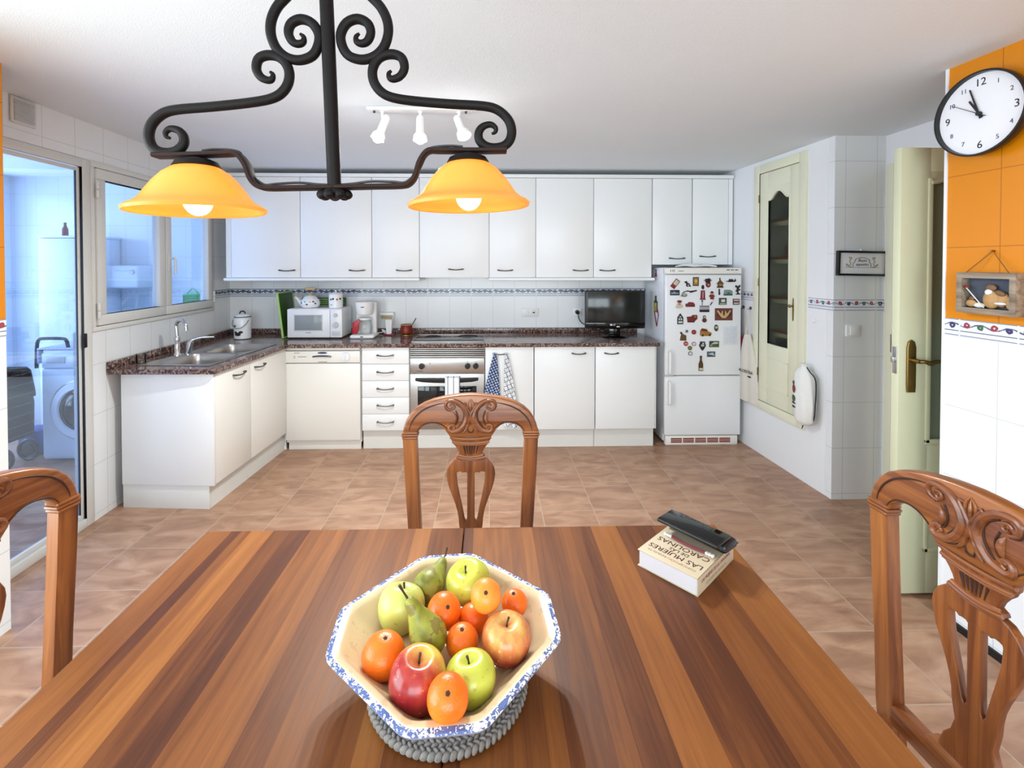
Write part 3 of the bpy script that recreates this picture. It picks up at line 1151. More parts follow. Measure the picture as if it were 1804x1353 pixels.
front = [(xL(2.83) + 0.002, 2.832), rp(0.022, -0.02), (-1.592, 3.70), (1.372, 3.70), (1.372, 4.298), (xL(4.298) + 0.004, 4.298)]
SK = [rp(*p) for p in ((-0.50, 0.075), (-0.075, 0.075), (-0.075, 0.845), (-0.50, 0.845))]
HB = [(-0.625, 3.79), (-0.045, 3.79), (-0.045, 4.27), (-0.625, 4.27)]
bm = NB()
plate(bm, [front, SK], 0.030, 0, Matrix.Translation((0, 0, 0.845)))
wt = obj('worktop', bm, 'granite', ang=30)
tag(wt, 'speckled brown granite worktop running along left and back walls', 'worktop')
bm = NB()
box(bm, xL(4.28) + 0.03, 1.372, 4.278, 4.297, 0.8605, 0.905, 0.002)
Mx = Matrix.Translation((xL(2.83), 2.83, 0)) @ Matrix.Rotation(LANG, 4, 'Z')
box(bm, 0.0, 1.462, -0.024, -0.004, 0.8605, 0.905, 0.002, M=Mx)
obj('upstand', bm, 'granite', wt)

# hob: glass laid on the worktop
t = thing('hob', 'black glass hob with four cooking zones set in the granite', 'hob', (-0.335, 3.90, 0.8605))
obj('glass_top', box(NB(), -0.29, 0.29, -0.135, 0.255, 0, 0.005, 0.002), 'black_gloss', t)
bm = NB()
box(bm, -0.294, 0.294, -0.139, -0.134, 0, 0.006, 0.001)
box(bm, -0.294, 0.294, 0.254, 0.259, 0, 0.006, 0.001)
box(bm, -0.295, -0.289, -0.139, 0.259, 0, 0.006, 0.001)
box(bm, 0.289, 0.295, -0.139, 0.259, 0, 0.006, 0.001)
obj('frame', bm, 'steel', t)
for cx, cy, rr in ((-0.15, -0.03, 0.08), (0.15, -0.03, 0.07), (-0.15, 0.15, 0.065), (0.15, 0.15, 0.085)):
    bm = NB()
    tube(bm, [(cx + rr * math.cos(a * PI / 20), cy + rr * math.sin(a * PI / 20), 0.0052) for a in range(40)], 0.0012, 4, closed=True)
    obj('cooking_zone', bm, 'rubber', t)

# sink
t = thing('sink', 'stainless steel double-bowl sink sunk in granite below the window', 'sink', (-1.668, 2.845, 0.8605), R(-3.6))


def basin(bm, x0, x1, y0, y1, dep):
    rings = []
    cx, cy = (x0 + x1) / 2, (y0 + y1) / 2
    hx_, hy_ = (x1 - x0) / 2, (y1 - y0) / 2
    for k, (s, z) in enumerate(((1.0, 0.003), (0.985, -0.004), (0.96, -0.05), (0.93, -dep + 0.03), (0.86, -dep + 0.006), (0.7, -dep), (0.1, -dep - 0.004))):
        rg = []
        for i in range(40):
            a = 2 * PI * i / 40
            e = 0.38
            xx = math.copysign(abs(math.cos(a)) ** e, math.cos(a)) * hx_ * s
            yy = math.copysign(abs(math.sin(a)) ** e, math.sin(a)) * hy_ * s
            rg.append(bm.verts.new((cx + xx, cy + yy, z)))
        rings.append(rg)
    ring_faces(bm, rings, cap=False)
    bm.faces.new(rings[-1])


rim = [(-0.515, 0.06), (-0.06, 0.06), (-0.06, 0.86), (-0.515, 0.86)]


def rrect(x0, x1, y0, y1, e=0.38):
    cx, cy = (x0 + x1) / 2, (y0 + y1) / 2
    out = []
    for i in range(40):
        a = 2 * PI * i / 40
        out.append((cx + math.copysign(abs(math.cos(a)) ** e, math.cos(a)) * (x1 - x0) / 2, cy + math.copysign(abs(math.sin(a)) ** e, math.sin(a)) * (y1 - y0) / 2))
    return out


b1 = (-0.43, -0.09, 0.09, 0.44)
b2 = (-0.43, -0.09, 0.48, 0.83)
bm = NB()
plate(bm, [rim, rrect(*b1), rrect(*b2)], 0.004, 0.0015, Matrix.Translation((0, 0, 0.0025)))
obj('rim', bm, 'steel', t)
for b in (b1, b2):
    bm = NB()
    basin(bm, *b, 0.15)
    bs = obj('basin', bm, 'steel', t)
    bm = NB()
    cx, cy = (b[0] + b[1]) / 2, (b[2] + b[3]) / 2
    cyl(bm, (cx, cy, -0.154), (cx, cy, -0.149), 0.035, 0.033, 24)
    obj('drain', bm, 'chrome', bs)
    if b is b1:
        obj('overflow', box(NB(), -0.118, -0.112, 0.24, 0.285, -0.045, -0.025, 0.002), 'black', bs)
# tap
t = thing('kitchen_tap', 'chrome swan-neck mixer tap with side lever behind the sink', 'tap', (-2.135, 3.235, 0.8655))
bm = NB()
lathe(bm, [(0.026, 0), (0.026, 0.008), (0.017, 0.02), (0.016, 0.10), (0.019, 0.12), (0.012, 0.135)], 20)
tube(bm, [(0, 0, 0.12), (-0.004, 0, 0.18), (-0.006, 0, 0.21), (0.01, -0.006, 0.235), (0.04, -0.014, 0.243), (0.068, -0.02, 0.235), (0.083, -0.024, 0.205), (0.085, -0.024, 0.165)][:5] + [(0.06, -0.02, 0.235), (0.075, -0.025, 0.21), (0.078, -0.026, 0.175)], 0.0115, 12, smooth=5)
obj('spout', bm, 'chrome', t)
bm = NB()
cyl(bm, (0.04, 0.05, 0.0), (0.055, 0.055, 0.085), 0.022, 0.020, 18)
tube(bm, [(0.055, 0.055, 0.085), (0.07, 0.06, 0.10), (0.12, 0.075, 0.112), (0.19, 0.10, 0.112)], [0.019, 0.012, 0.009, 0.007], 10, smooth=4)
obj('lever', bm, 'chrome', t)
# small glass
bm = NB()
lathe(bm, [(0.026, 0), (0.028, 0.06), (0.0255, 0.06), (0.023, 0.006)], 20)
o = obj('drinking_glass', bm, 'glass_clear', loc=(-2.20, 2.99, 0.8655))
tag(o, 'small clear drinking glass on the near corner of the sink', 'glass')

# wall cabinets
def wall_unit(u0, u1, z0, label, hx, group='tall white wall cabinets under the ceiling', zh=0.063):
    t = thing('wall_cabinet', label, 'cabinet', ((u0 + u1) / 2, YU, z0), 0, group)
    w = (u1 - u0) / 2
    obj('body', box(NB(), -w, w, 0.021, 0.327, 0.002, 2.224 - z0), 'lacquer', t)
    d = obj('door', box(NB(), -w + 0.002, w - 0.002, 0, 0.019, 0, 2.224 - z0, 0.003), 'lacquer', t)
    bow_handle(d, hx - (u0 + u1) / 2, 0, zh, 0.125)


WX = [-2.168, -1.592, -0.993, -0.592, 0.0, 0.397, 0.893, 1.395]
ZB = 1.378
wall_unit(WX[0], WX[1], ZB, 'white wall cabinet at the left end above the enamel canister', -1.70)
wall_unit(WX[1], WX[2], ZB, 'white wall cabinet above kettle and microwave', -1.115)
wall_unit(WX[2], WX[3], ZB, 'narrow white wall cabinet above the white mug', -0.72)
wall_unit(WX[3], WX[4], ZB, 'white wall cabinet above the hob without light rail below', -0.282, zh=0.072)
wall_unit(WX[4], WX[5], ZB, 'narrow white wall cabinet just right of the hob, handle at left', 0.135)
wall_unit(WX[5], WX[6], ZB, 'white wall cabinet left of the one above the television', 0.78)
wall_unit(WX[6], WX[7], ZB, 'white wall cabinet directly above the television', 1.01)
wall_unit(1.395 + 0.004, 1.742, 1.488, 'short white wall cabinet over the left half of the fridge', 1.61, 'short wall cabinets over the fridge', 0.055)
wall_unit(1.746, 2.060, 1.488, 'short white wall cabinet over the right half of the fridge', 1.875, 'short wall cabinets over the fridge', 0.072)
bm = NB()
box(bm, -2.212, -2.17, YU + 0.005, YU + 0.022, ZB, 2.224)
box(bm, 2.062, 2.098, YU + 0.005, YU + 0.022, 1.488, 2.224)
box(bm, -2.212, 2.100, YU - 0.012, YU + 0.03, 2.226, 2.256, 0.004)
o = obj('cornice', bm, 'lacquer')
tag(o, 'long white cornice running along the top of the wall cabinets', 'cornice')
for a, b, lab in ((-2.225, WX[3] + 0.003, 'long white rounded light rail under the left wall cabinets'), (WX[4] - 0.008, 1.418, 'white rounded light rail under the wall cabinets right of the hob')):
    bm = NB()
    box(bm, a, b, YU - 0.022, 4.296, 1.350, 1.376, 0.010, 3)
    o = obj('light_rail', bm, 'lacquer')
    tag(o, lab, 'rail')

# ================================================================ FRIDGE
FX0, FX1 = 1.440, 2.072
FY = 3.775
t = thing('fridge_freezer', 'white fridge-freezer covered with magnets in the right corner', 'fridge', ((FX0 + FX1) / 2, FY, 0))
W2 = (FX1 - FX0) / 2
obj('body', box(NB(), -W2 + 0.003, W2 - 0.003, 0.05, 0.50, 0.02, 1.462, 0.008), 'enamel', t)
obj('top_fascia', box(NB(), -W2, W2, 0.0, 0.06, 1.412, 1.462, 0.006), 'lacquer_cream', t)
FD = obj('fridge_door', box(NB(), -W2, W2, 0, 0.046, 0.578, 1.405, 0.010, 3), 'enamel', t)
FZ = obj('freezer_door', box(NB(), -W2, W2, 0, 0.046, 0.082, 0.572, 0.010, 3), 'enamel', t)
for par, z0, z1 in ((FD, 0.60, 0.78), (FZ, 0.35, 0.53)):
    bm = NB()
    tube(bm, [(-W2 + 0.028, 0, z0), (-W2 + 0.028, -0.035, z0 + 0.006), (-W2 + 0.028, -0.04, z0 + 0.03), (-W2 + 0.028, -0.04, z1 - 0.03), (-W2 + 0.028, -0.035, z1 - 0.006), (-W2 + 0.028, 0, z1)], 0.011, 10, smooth=3)
    box(bm, -W2 + 0.008, -W2 + 0.046, -0.004, 0.002, z0 - 0.015, z1 + 0.015, 0.004)
    obj('handle', bm, 'white', par)
bm = NB()
box(bm, -W2 - 0.012, -W2 + 0.07, -0.010, 0.03, 0.571, 0.579, 0.002)
obj('hinge', bm, 'knobgrey', t)
bm = NB()
box(bm, -W2 + 0.01, W2 - 0.02, 0.006, 0.05, 0.0, 0.076, 0.006)
gr = obj('base_grille', bm, 'lacquer_cream', t)
bm = NB()
for k in range(5):
    x0 = -W2 + 0.055 + k * 0.101
    for j in range(3):
        box(bm, x0, x0 + 0.09, 0.003, 0.008, 0.022 + j * 0.014, 0.031 + j * 0.014)
obj('vent_slots', bm, 'terracotta', gr)
for k in range(3):
    obj('indicator', box(NB(), 0.19 + k * 0.035, 0.215 + k * 0.035, -0.001, 0.0, 1.442, 1.448), 'ink', t)
obj('printed_mark', box(NB(), -0.21, -0.165, -0.001, 0.0, 1.434, 1.438), 'ink', t)
for xx in (-0.275, -0.258, -0.245):
    obj('printed_mark', box(NB(), xx, xx + 0.004, -0.001, 0.0, 1.428, 1.448), 'ink', t)
# folded plastic bags lying on top
bm = NB()
tube(bm, [(1.54, 3.81, 1.473), (1.62, 3.83, 1.484), (1.70, 3.81, 1.476), (1.80, 3.83, 1.482), (1.88, 3.81, 1.474)], [0.008, 0.016, 0.012, 0.014, 0.011], 8, smooth=5, flat=0.6)
tube(bm, [(1.58, 3.85, 1.475), (1.68, 3.86, 1.488), (1.78, 3.85, 1.478)], [0.01, 0.018, 0.008], 8, smooth=5, flat=0.6)
o = obj('folded_bag', bm, 'white')
tag(o, 'crumpled white plastic bag lying on top of the fridge', 'bag')


# magnets: local plane is the fridge door front
def fxz(cu, cv):
    u, v = 1120 + cu / 3.865, 450 + cv / 3.865
    return 1.445 + (u - 1172) * 0.004707, 1.331 - (v - 500) * 0.004689


PXM = 0.004707 / 3.865
MC = {}


def mc(rgb, rough=0.4):
    k = tuple(rgb)
    if k not in MC:
        MC[k] = plain('magnet_paint_%d' % len(MC), rgb, rough, var=0.12, scale=90)
    return MC[k]


def magnet(cu, cv, shapes, label, rot=0.0, name='fridge_magnet', grp=None, M0=None, cat='magnet'):
    """shapes: list of (outline in crop px relative to the centre, y up; colour; height above the door in mm)"""
    x, z = fxz(cu, cv)
    bm = NB()
    mats = []
    for pts, col, h in shapes:
        m = mc(col)
        if m not in mats:
            mats.append(m)
        d = 0.0035 + h / 1000
        plate(bm, [[(p[0] * PXM, p[1] * PXM) for p in pts]], d, 0.0006 if len(pts) > 3 else 0, Matrix.Translation((0, -d / 2, 0)) @ FRONT, mi=mats.index(m))
    o = obj(name, bm, mats)
    o.location = (x, FY, z)
    o.rotation_euler = (0, -rot, 0)
    tag(o, label, cat, grp)
    return o


def rc(w, h, cx=0, cy=0):
    return [(cx - w / 2, cy - h / 2), (cx + w / 2, cy - h / 2), (cx + w / 2, cy + h / 2), (cx - w / 2, cy + h / 2)]


def el(w, h, cx=0, cy=0, n=16):
    return [(cx + w / 2 * math.cos(2 * PI * k / n), cy + h / 2 * math.sin(2 * PI * k / n)) for k in range(n)]


DK, BR, RD, GD, WH, SK_, GN = (40, 32, 34), (104, 74, 46), (134, 40, 44), (176, 132, 58), (226, 224, 220), (150, 160, 172), (62, 84, 62)
magnet(262, 193, [(rc(34, 66), RD, 2), (rc(26, 36, 0, 10), (216, 208, 180), 3)], 'red and cream phone-shaped magnet at the top left of the fridge', R(-38))
magnet(346, 194, [([(-24, 14), (-6, 20), (0, 8), (12, 2), (24, -20), (14, -18), (6, -16), (-2, -20), (-10, -12), (-8, 0)], DK, 3), (el(9, 9, 4, -9), WH, 4)], 'dark bird-shaped magnet left of the golden frame magnet')
magnet(402, 178, [(rc(40, 60), BR, 2), (rc(26, 44), GD, 3), (el(14, 22, 0, 3), (222, 196, 140), 4)], 'small golden framed picture magnet in the top row')
magnet(486, 186, [(el(34, 40, 0, -12), RD, 3), (rc(34, 26, -2, 14), DK, 3), (rc(54, 5, -2, 16), DK, 4), (rc(5, 56, 4, 4), DK, 4), (el(12, 12, 3, -14), WH, 4)], 'dark windmill-shaped magnet in the top row')
magnet(568, 190, [([(-26, -4), (0, 24), (26, -4), (18, -4), (18, -26), (-18, -26), (-18, -4)], BR, 3), (rc(44, 7, 0, -26), DK, 3), (rc(7, 18, -2, 28), DK, 2), (rc(18, 12, 0, -10), GD, 5)], 'brown hut-shaped magnet with pointed roof')
magnet(642, 172, [([(-38, -4), (-16, 0), (-14, 10), (12, 10), (14, 0), (26, 4), (26, 14), (34, 2), (28, -8), (-12, -10)], DK, 3)], 'dark helicopter-shaped magnet at the top right')
magnet(688, 232, [([(-16, -34), (16, -34), (14, -26), (4, -22), (4, -10), (20, -2), (6, 6), (18, 24), (16, 32), (0, 22), (-14, 30), (-18, 18), (-6, 10), (-8, -2), (-16, -12), (-4, -18), (-4, -26)], DK, 4)], 'dark dancing figure magnet near the right edge')
magnet(260, 253, [(rc(64, 36), (46, 52, 74), 1), (rc(50, 10, 0, -4), SK_, 2), (el(8, 8, -4, 4), WH, 2)], 'dark blue night photo magnet below the phone-shaped one')
magnet(352, 258, [([(-56, -18), (-44, -12), (-38, 2), (-20, 12), (6, 12), (14, 4), (56, 16), (56, 22), (12, 16), (-4, 20), (-30, 12), (-46, -6), (-30, -22), (-14, -20), (-8, -8)], DK, 3), (el(34, 20, -28, -8), (176, 172, 156), 4)], 'black and cream spoon-like magnet pointing up right')
magnet(450, 252, [([(-16, -46), (16, -46), (13, 14), (-13, 14)], RD, 3), (rc(12, 14, 0, 20), WH, 3), (el(18, 30, 0, 36), DK, 3), (rc(5, 46, 0, -16), (210, 190, 190), 5), (rc(40, 5, 0, -46), DK, 2)], 'red-coated guard magnet with tall black hat')
magnet(512, 272, [([(-22, -6), (-10, 6), (10, 6), (22, -8), (12, -10), (14, -26), (-10, -26), (-12, -10)], RD, 3), (el(20, 18, 0, 12), (216, 160, 140), 3), ([(-14, 16), (0, 30), (14, 16)], DK, 3)], 'small figure magnet in red coat and dark cap')
magnet(562, 247, [([(-4, 20), (3, 20), (4, -6), (8, -10), (2, -22), (-4, -22)], DK, 3)], 'thin black tower-like magnet under the hut magnet')
magnet(622, 254, [([(-32, -18), (32, -18), (30, 12), (14, 20), (-26, 20)], (126, 150, 150), 1), (rc(56, 9, 0, -14), GN, 2), ([(-10, -8), (0, 6), (16, -6)], (70, 92, 96), 3)], 'grey-green landscape magnet near the right edge')
magnet(290, 332, [([(-26, -22), (-14, 6), (14, 6), (28, -18), (10, -28), (-12, -28)], (214, 204, 186), 3), (rc(16, 24, 0, 6), (206, 152, 120), 4), ([(-18, 18), (-6, 28), (16, 26), (16, 14), (0, 12)], RD, 4)], 'cream lady-shaped magnet with red headscarf')
magnet(365, 332, [([(-32, -14), (32, -14), (30, 4), (18, 14), (-10, 16), (-18, 6), (-32, 4)], RD, 3), (rc(60, 5, 0, -14), DK, 4)], 'dark red car-shaped magnet in the third row')
magnet(446, 316, [([(-3, -24), (3, -24), (2, 26), (-2, 26)], SK_, 3), (el(10, 10, 0, 6), DK, 3)], 'thin grey spire magnet under the red-coated guard')
magnet(511, 312, [([(-24, -12), (-4, -4), (8, 16), (20, 22), (14, 8), (6, -12), (-14, -28), (-20, -26), (-6, -10)], (228, 226, 224), 1), ([(-12, -24), (0, -4), (6, -8), (-8, -28)], DK, 2)], 'white and black boot-shaped magnet under the small figure')
magnet(586, 312, [(rc(52, 46), (70, 78, 66), 2), (rc(26, 18, 2, 4), WH, 3), (rc(40, 8, 0, -16), (168, 176, 160), 3)], 'square dark green picture magnet above the antler picture')
magnet(678, 315, [(rc(44, 40), (62, 44, 44), 2), (rc(34, 10, 0, 10), (206, 196, 188), 3), (rc(34, 10, 0, -10), (214, 190, 186), 3), (rc(32, 6, 0, -1), RD, 4)], 'small dark square magnet with pale bands at the right edge')
magnet(462, 362, [(rc(66, 45), (176, 174, 186), 1), (rc(66, 17, 0, -14), DK, 2), (rc(60, 5, 0, 16), (96, 92, 96), 2)], 'grey and black seascape photo magnet in the middle')
x21 = [([(-48, 24), (-38, 28), (-20, 4), (-14, 22), (-8, 24), (-6, -2), (0, -10), (6, -2), (8, 24), (14, 22), (20, 4), (40, 30), (48, 24), (30, -6), (12, -26), (-12, -26), (-30, -6)], (208, 176, 126), 3)]
magnet(594, 400, [(rc(120, 82), (118, 58, 52), 1), ([(-50, -6), (0, -36), (54, -4), (46, 30), (0, 8), (-40, 32)], (74, 42, 28), 2)] + x21, 'large red-brown picture magnet of pale antlers', name='picture_magnet')
magnet(298, 430, [([(-20, -36), (20, -36), (20, 10), (0, 38), (-20, 10)], (44, 50, 56), 2), (rc(9, 14, -7, -2), WH, 3), (rc(9, 14, 7, -2), WH, 3), (rc(28, 12, 0, -22), WH, 3), (rc(10, 8, 0, 14), WH, 3)], 'dark narrow house-front magnet with white windows')
magnet(378, 428, [([(-36, 12), (-6, 14), (4, 24), (34, 24), (36, -2), (22, -14), (14, -26), (-30, -26)], (116, 36, 40), 3), (rc(46, 6, -8, -22), DK, 4), (el(14, 12, 20, 12), GD, 5)], 'dark red train-shaped magnet with golden front')
magnet(462, 432, [(el(30, 30, 0, -8), (94, 46, 44), 4), (el(20, 22, 0, 14), BR, 4), (el(12, 12, 0, 13), (222, 196, 168), 5)], 'small round nesting-doll magnet in the middle')
magnet(543, 492, [(el(26, 46), (60, 62, 44), 4), (el(18, 18, 0, 4), (206, 196, 160), 5)], 'small oval owl-like magnet under the antler picture')
magnet(317, 548, [([(-20, -28), (22, -30), (22, 6), (2, 14), (-12, 30), (-22, 26), (-12, 10), (-16, 2)], BR, 3), (rc(8, 10, -12, 24), DK, 4)], 'brown jug-shaped magnet on the left side of the door')
magnet(342, 515, [(el(26, 26), (214, 218, 226), 2), ([(-10, -2), (0, 10), (10, 6), (4, -8)], (64, 76, 104), 3)], 'small white and blue ball magnet beside the brown jug magnet', name='button_magnet')
magnet(391, 520, [(el(32, 32), (154, 40, 44), 3), (el(14, 14), (176, 84, 80), 4)], 'round red bottle-cap magnet beside the golden bus', name='bottle_cap_magnet')
magnet(470, 520, [([(-38, -18), (-30, -26), (30, -26), (42, -14), (38, -2), (18, 4), (10, 20), (-24, 26), (-36, 10)], (166, 118, 48), 3), ([(-34, 8), (12, 4), (6, 18), (-24, 24)], (112, 42, 36), 5), (el(14, 14, -20, -22), DK, 6), (el(14, 14, 28, -20), DK, 6)], 'golden old bus-shaped magnet with dark red roof')
magnet(640, 545, [([(-48, -62), (48, -60), (46, 64), (-46, 62)], (232, 234, 242), 0), (rc(70, 96, 0, 2), (224, 228, 240), 1)], 'blank white notepad held on the right of the door', name='notepad', cat='notepad')
magnet(337, 598, [(el(31, 31), (170, 60, 62), 3), (rc(18, 5), (226, 200, 198), 4)], 'round red bottle-cap magnet with pale bar, left one', name='bottle_cap_magnet')
magnet(392, 600, [(el(29, 29), (172, 96, 106), 3), (el(21, 21), (228, 218, 222), 4)], 'round white bottle-cap magnet with pink edge', name='bottle_cap_magnet')
magnet(365, 628, [(el(29, 29), (98, 104, 54), 3), (el(14, 14), (140, 142, 70), 4)], 'round olive green bottle-cap magnet', name='bottle_cap_magnet')
magnet(368, 665, [(el(29, 29), (96, 84, 100), 3), (el(22, 22), (226, 222, 230), 4)], 'round white bottle-cap magnet with dark edge, lowest of the caps', name='bottle_cap_magnet')
magnet(450, 612, [([(-16, 28), (16, 28), (18, 12), (24, 2), (10, -24), (0, -34), (-10, -24), (-24, 2), (-18, 12)], (30, 32, 36), 3), (el(26, 16, 0, 2), (190, 192, 196), 4), (rc(10, 10, 4, 16), WH, 4)], 'black shield-shaped magnet above the beer bottle magnet')
magnet(530, 602, [(rc(66, 42), (58, 66, 44), 1), ([(-24, -2), (0, 16), (26, 14), (26, 2)], (196, 204, 196), 2), ([(-28, -4), (-6, -12), (-24, -12)], (206, 210, 190), 2), (rc(60, 8, 0, -15), (108, 118, 56), 2)], 'green valley landscape magnet under the notepad')
magnet(510, 670, [(rc(56, 36), (88, 100, 112), 1), ([(-24, 0), (10, 12), (26, -12), (0, -4)], (196, 206, 212), 2), (rc(50, 8, 0, -13), (56, 66, 76), 2)], 'small blue-grey landscape magnet, lowest picture on the fridge')
magnet(440, 732, [([(-15, -50), (15, -50), (15, -4), (6, 22), (6, 50), (-6, 50), (-6, 22), (-15, -4)], (92, 62, 22), 4), (rc(26, 14, 0, -38), (222, 214, 196), 5), (rc(12, 12, 0, 45), (52, 36, 20), 5)], 'brown beer-bottle-shaped magnet at the bottom')
# two hangers on the fridge's left side
for (yy, zz, sh, lab) in ((3.99, 1.13, [([(-22, -38), (22, -38), (24, 28), (8, 36), (8, 66), (-8, 66), (-8, 36), (-24, 28)], (44, 62, 42), 4), (rc(38, 56, 0, -6), (170, 170, 50), 5), (el(16, 22, 3, 8), (214, 208, 96), 6), (el(14, 18, -6, -18), (198, 190, 70), 6)], 'dark green and yellow bottle-shaped magnet with cord on the side of the fridge'),
                          (3.99, 1.41, [([(-12, -20), (12, -20), (8, 2), (-6, 4)], (128, 46, 74), 3), ([(-2, 0), (4, 0), (2, 28), (-4, 30), (0, 14)], DK, 3)], 'small wine red magnet above the bottle-shaped one on the fridge side')):
    bm = NB()
    mats = []
    Ms = Matrix(((0, 0, -1, 0), (-1, 0, 0, 0), (0, 1, 0, 0), (0, 0, 0, 1)))
    for pts, col, h in sh:
        m = mc(col)
        if m not in mats:
            mats.append(m)
        d = 0.004 + h / 1000
        plate(bm, [[(p[0] * 0.0016, p[1] * 0.00135) for p in pts]], d, 0.0006, Matrix.Translation((-d / 2, 0, 0)) @ Ms, mi=mats.index(m))
    if 'cord' in lab:
        mats.append(MAT['ink_red'])
        tube(bm, [(-0.005, -0.03, 0.0), (-0.006, -0.07, -0.07), (-0.006, -0.03, -0.17), (-0.006, 0.02, -0.07), (-0.006, 0.03, -0.04)], 0.004, 6, mi=len(mats) - 1)
    o = obj('fridge_magnet', bm, mats, loc=(FX0 + 0.003, yy, zz))
    tag(o, lab, 'magnet')

# ================================================================ THINGS ON THE WORKTOP
WZ = 0.8605
# enamel canister in the corner
t = thing('enamel_canister', 'white enamel canister with black handle and dark blotches in the corner', 'canister', (-2.093, 4.0, WZ))
bm = NB()
lathe(bm, [(0.058, 0), (0.066, 0.006), (0.067, 0.10), (0.070, 0.16), (0.062, 0.180), (0.05, 0.188)], 32)
obj('body', bm, 'enamel', t)
bm = NB()
lathe(bm, [(0.060, 0.186), (0.062, 0.190), (0.052, 0.202), (0.02, 0.212), (0.0, 0.213)], 32)
ld = obj('lid', bm, 'enamel', t)
obj('lid_knob', tube(NB(), [(-0.024, 0, 0.205), (-0.018, 0, 0.226), (0, 0, 0.232), (0.018, 0, 0.226), (0.024, 0, 0.205)], 0.006, 8, smooth=4), 'black', ld)
bm = NB()
tube(bm, [(0.063 * math.cos(a), 0.063 * math.sin(a), 0.187) for a in [i * PI / 16 for i in range(32)]], 0.0028, 6, closed=True)
obj('rim_line', bm, 'ink', t)
bm = NB()
tube(bm, [(-0.066, -0.03, 0.162), (-0.055, -0.058, 0.125), (-0.02, -0.076, 0.098), (0.02, -0.076, 0.098), (0.055, -0.058, 0.125), (0.066, -0.03, 0.162)], 0.0022, 6, smooth=5)
obj('wire_bail', bm, 'ink', t)
for nm, (th_, zz, sx_, sz_) in (('blotch', (-95, 0.045, 1.5, 0.9)), ('blotch', (-75, 0.062, 1.0, 0.6)), ('blotch', (-112, 0.06, 0.8, 0.6)), ('blotch', (-120, 0.115, 0.8, 0.5)), ('blotch', (-62, 0.140, 0.7, 0.5))):
    a = R(th_)
    M = Matrix.Translation((0.0665 * math.cos(a), 0.0665 * math.sin(a), zz)) @ Matrix.Rotation(a + PI / 2, 4, 'Z')
    bm = NB()
    ball(bm, (0, 0, 0), 0.017, (sx_, 0.12, sz_), 12)
    bm.transform(M)
    obj(nm, bm, 'ink', t)

# microwave
t = thing('microwave_oven', 'white microwave oven with round knobs left of the coffee maker', 'microwave', (-1.475, 3.965, WZ), R(-1))
obj('body', box(NB(), -0.228, 0.228, 0.015, 0.275, 0.008, 0.255, 0.012, 3), 'enamel', t)
obj('foot', box(NB(), -0.2, 0.2, 0.03, 0.26, 0, 0.01), 'black', t)
obj('door', box(NB(), -0.232, 0.128, 0.0, 0.02, 0.010, 0.252, 0.008, 3), 'enamel', t)
dr = t.children[-1]
obj('window', box(NB(), -0.168, 0.062, -0.002, 0.01, 0.072, 0.200, 0.004), 'mwglass', dr)
bm = NB()
for a, b, c, d in ((-0.174, 0.068, 0.067, 0.0735), (-0.174, 0.068, 0.1985, 0.205), (-0.174, -0.167, 0.067, 0.205), (0.061, 0.068, 0.067, 0.205)):
    box(bm, a, b, -0.0035, 0.01, c, d, 0.001)
obj('window_frame', bm, 'knobgrey', dr)
obj('printed_mark', box(NB(), -0.075, -0.03, -0.0006, 0.0, 0.050, 0.0535), 'rubber', dr)
pn = obj('control_panel', box(NB(), 0.130, 0.231, 0.0, 0.02, 0.010, 0.252, 0.008, 3), 'enamel', t)
for zz, rr in ((0.20, 0.017), (0.118, 0.026)):
    bm = NB()
    cyl(bm, (0.178, 0, zz), (0.178, -0.016, zz), rr, rr * 0.9, 24)
    box(bm, 0.1755, 0.1805, -0.020, -0.014, zz - rr * 0.85, zz + rr * 0.85, 0.001)
    obj('knob', bm, 'knobgrey', pn)
obj('push_button', box(NB(), 0.145, 0.215, -0.004, 0.002, 0.03, 0.065, 0.003), 'knobgrey', pn)

# green trays leaning beside and behind the microwave
bm = NB()
box(bm, -0.007, 0.007, 0.0, 0.28, 0.0, 0.385, 0.006, 3, M=Matrix.Rotation(R(-7), 4, 'Y'))
bm2 = NB()
t = thing('plastic_tray', 'dark green plastic tray standing on edge against the left of the microwave', 'tray', (-1.745, 3.985, WZ + 0.002))
obj('panel', bm, 'green_dark', t)
for a, b, c, d in ((-0.012, 0.292, -0.002, 0.012), (-0.012, 0.0, 0.0, 0.39), (0.28, 0.292, 0, 0.39), (-0.012, 0.292, 0.38, 0.392)):
    box(bm2, -0.009, 0.009, a, b, max(c, 0), d, 0.004, M=Matrix.Rotation(R(-7), 4, 'Y'))
obj('rim', bm2, 'green_light', t)
t = thing('ridged_tray', 'green ridged tray leaning on the tiles behind the kettle', 'tray', (-1.50, 4.268, WZ), 0)
obj('panel', box(NB(), -0.20, 0.20, -0.006, 0.006, 0, 0.33, 0.005), 'green_dark', t)
bm = NB()
for k in range(6):
    box(bm, -0.18, 0.18, -0.014, -0.004, 0.22 + k * 0.018, 0.228 + k * 0.018, 0.003)
obj('ridges', bm, 'green_light', t)
t.children[1]['kind'] = 'stuff'

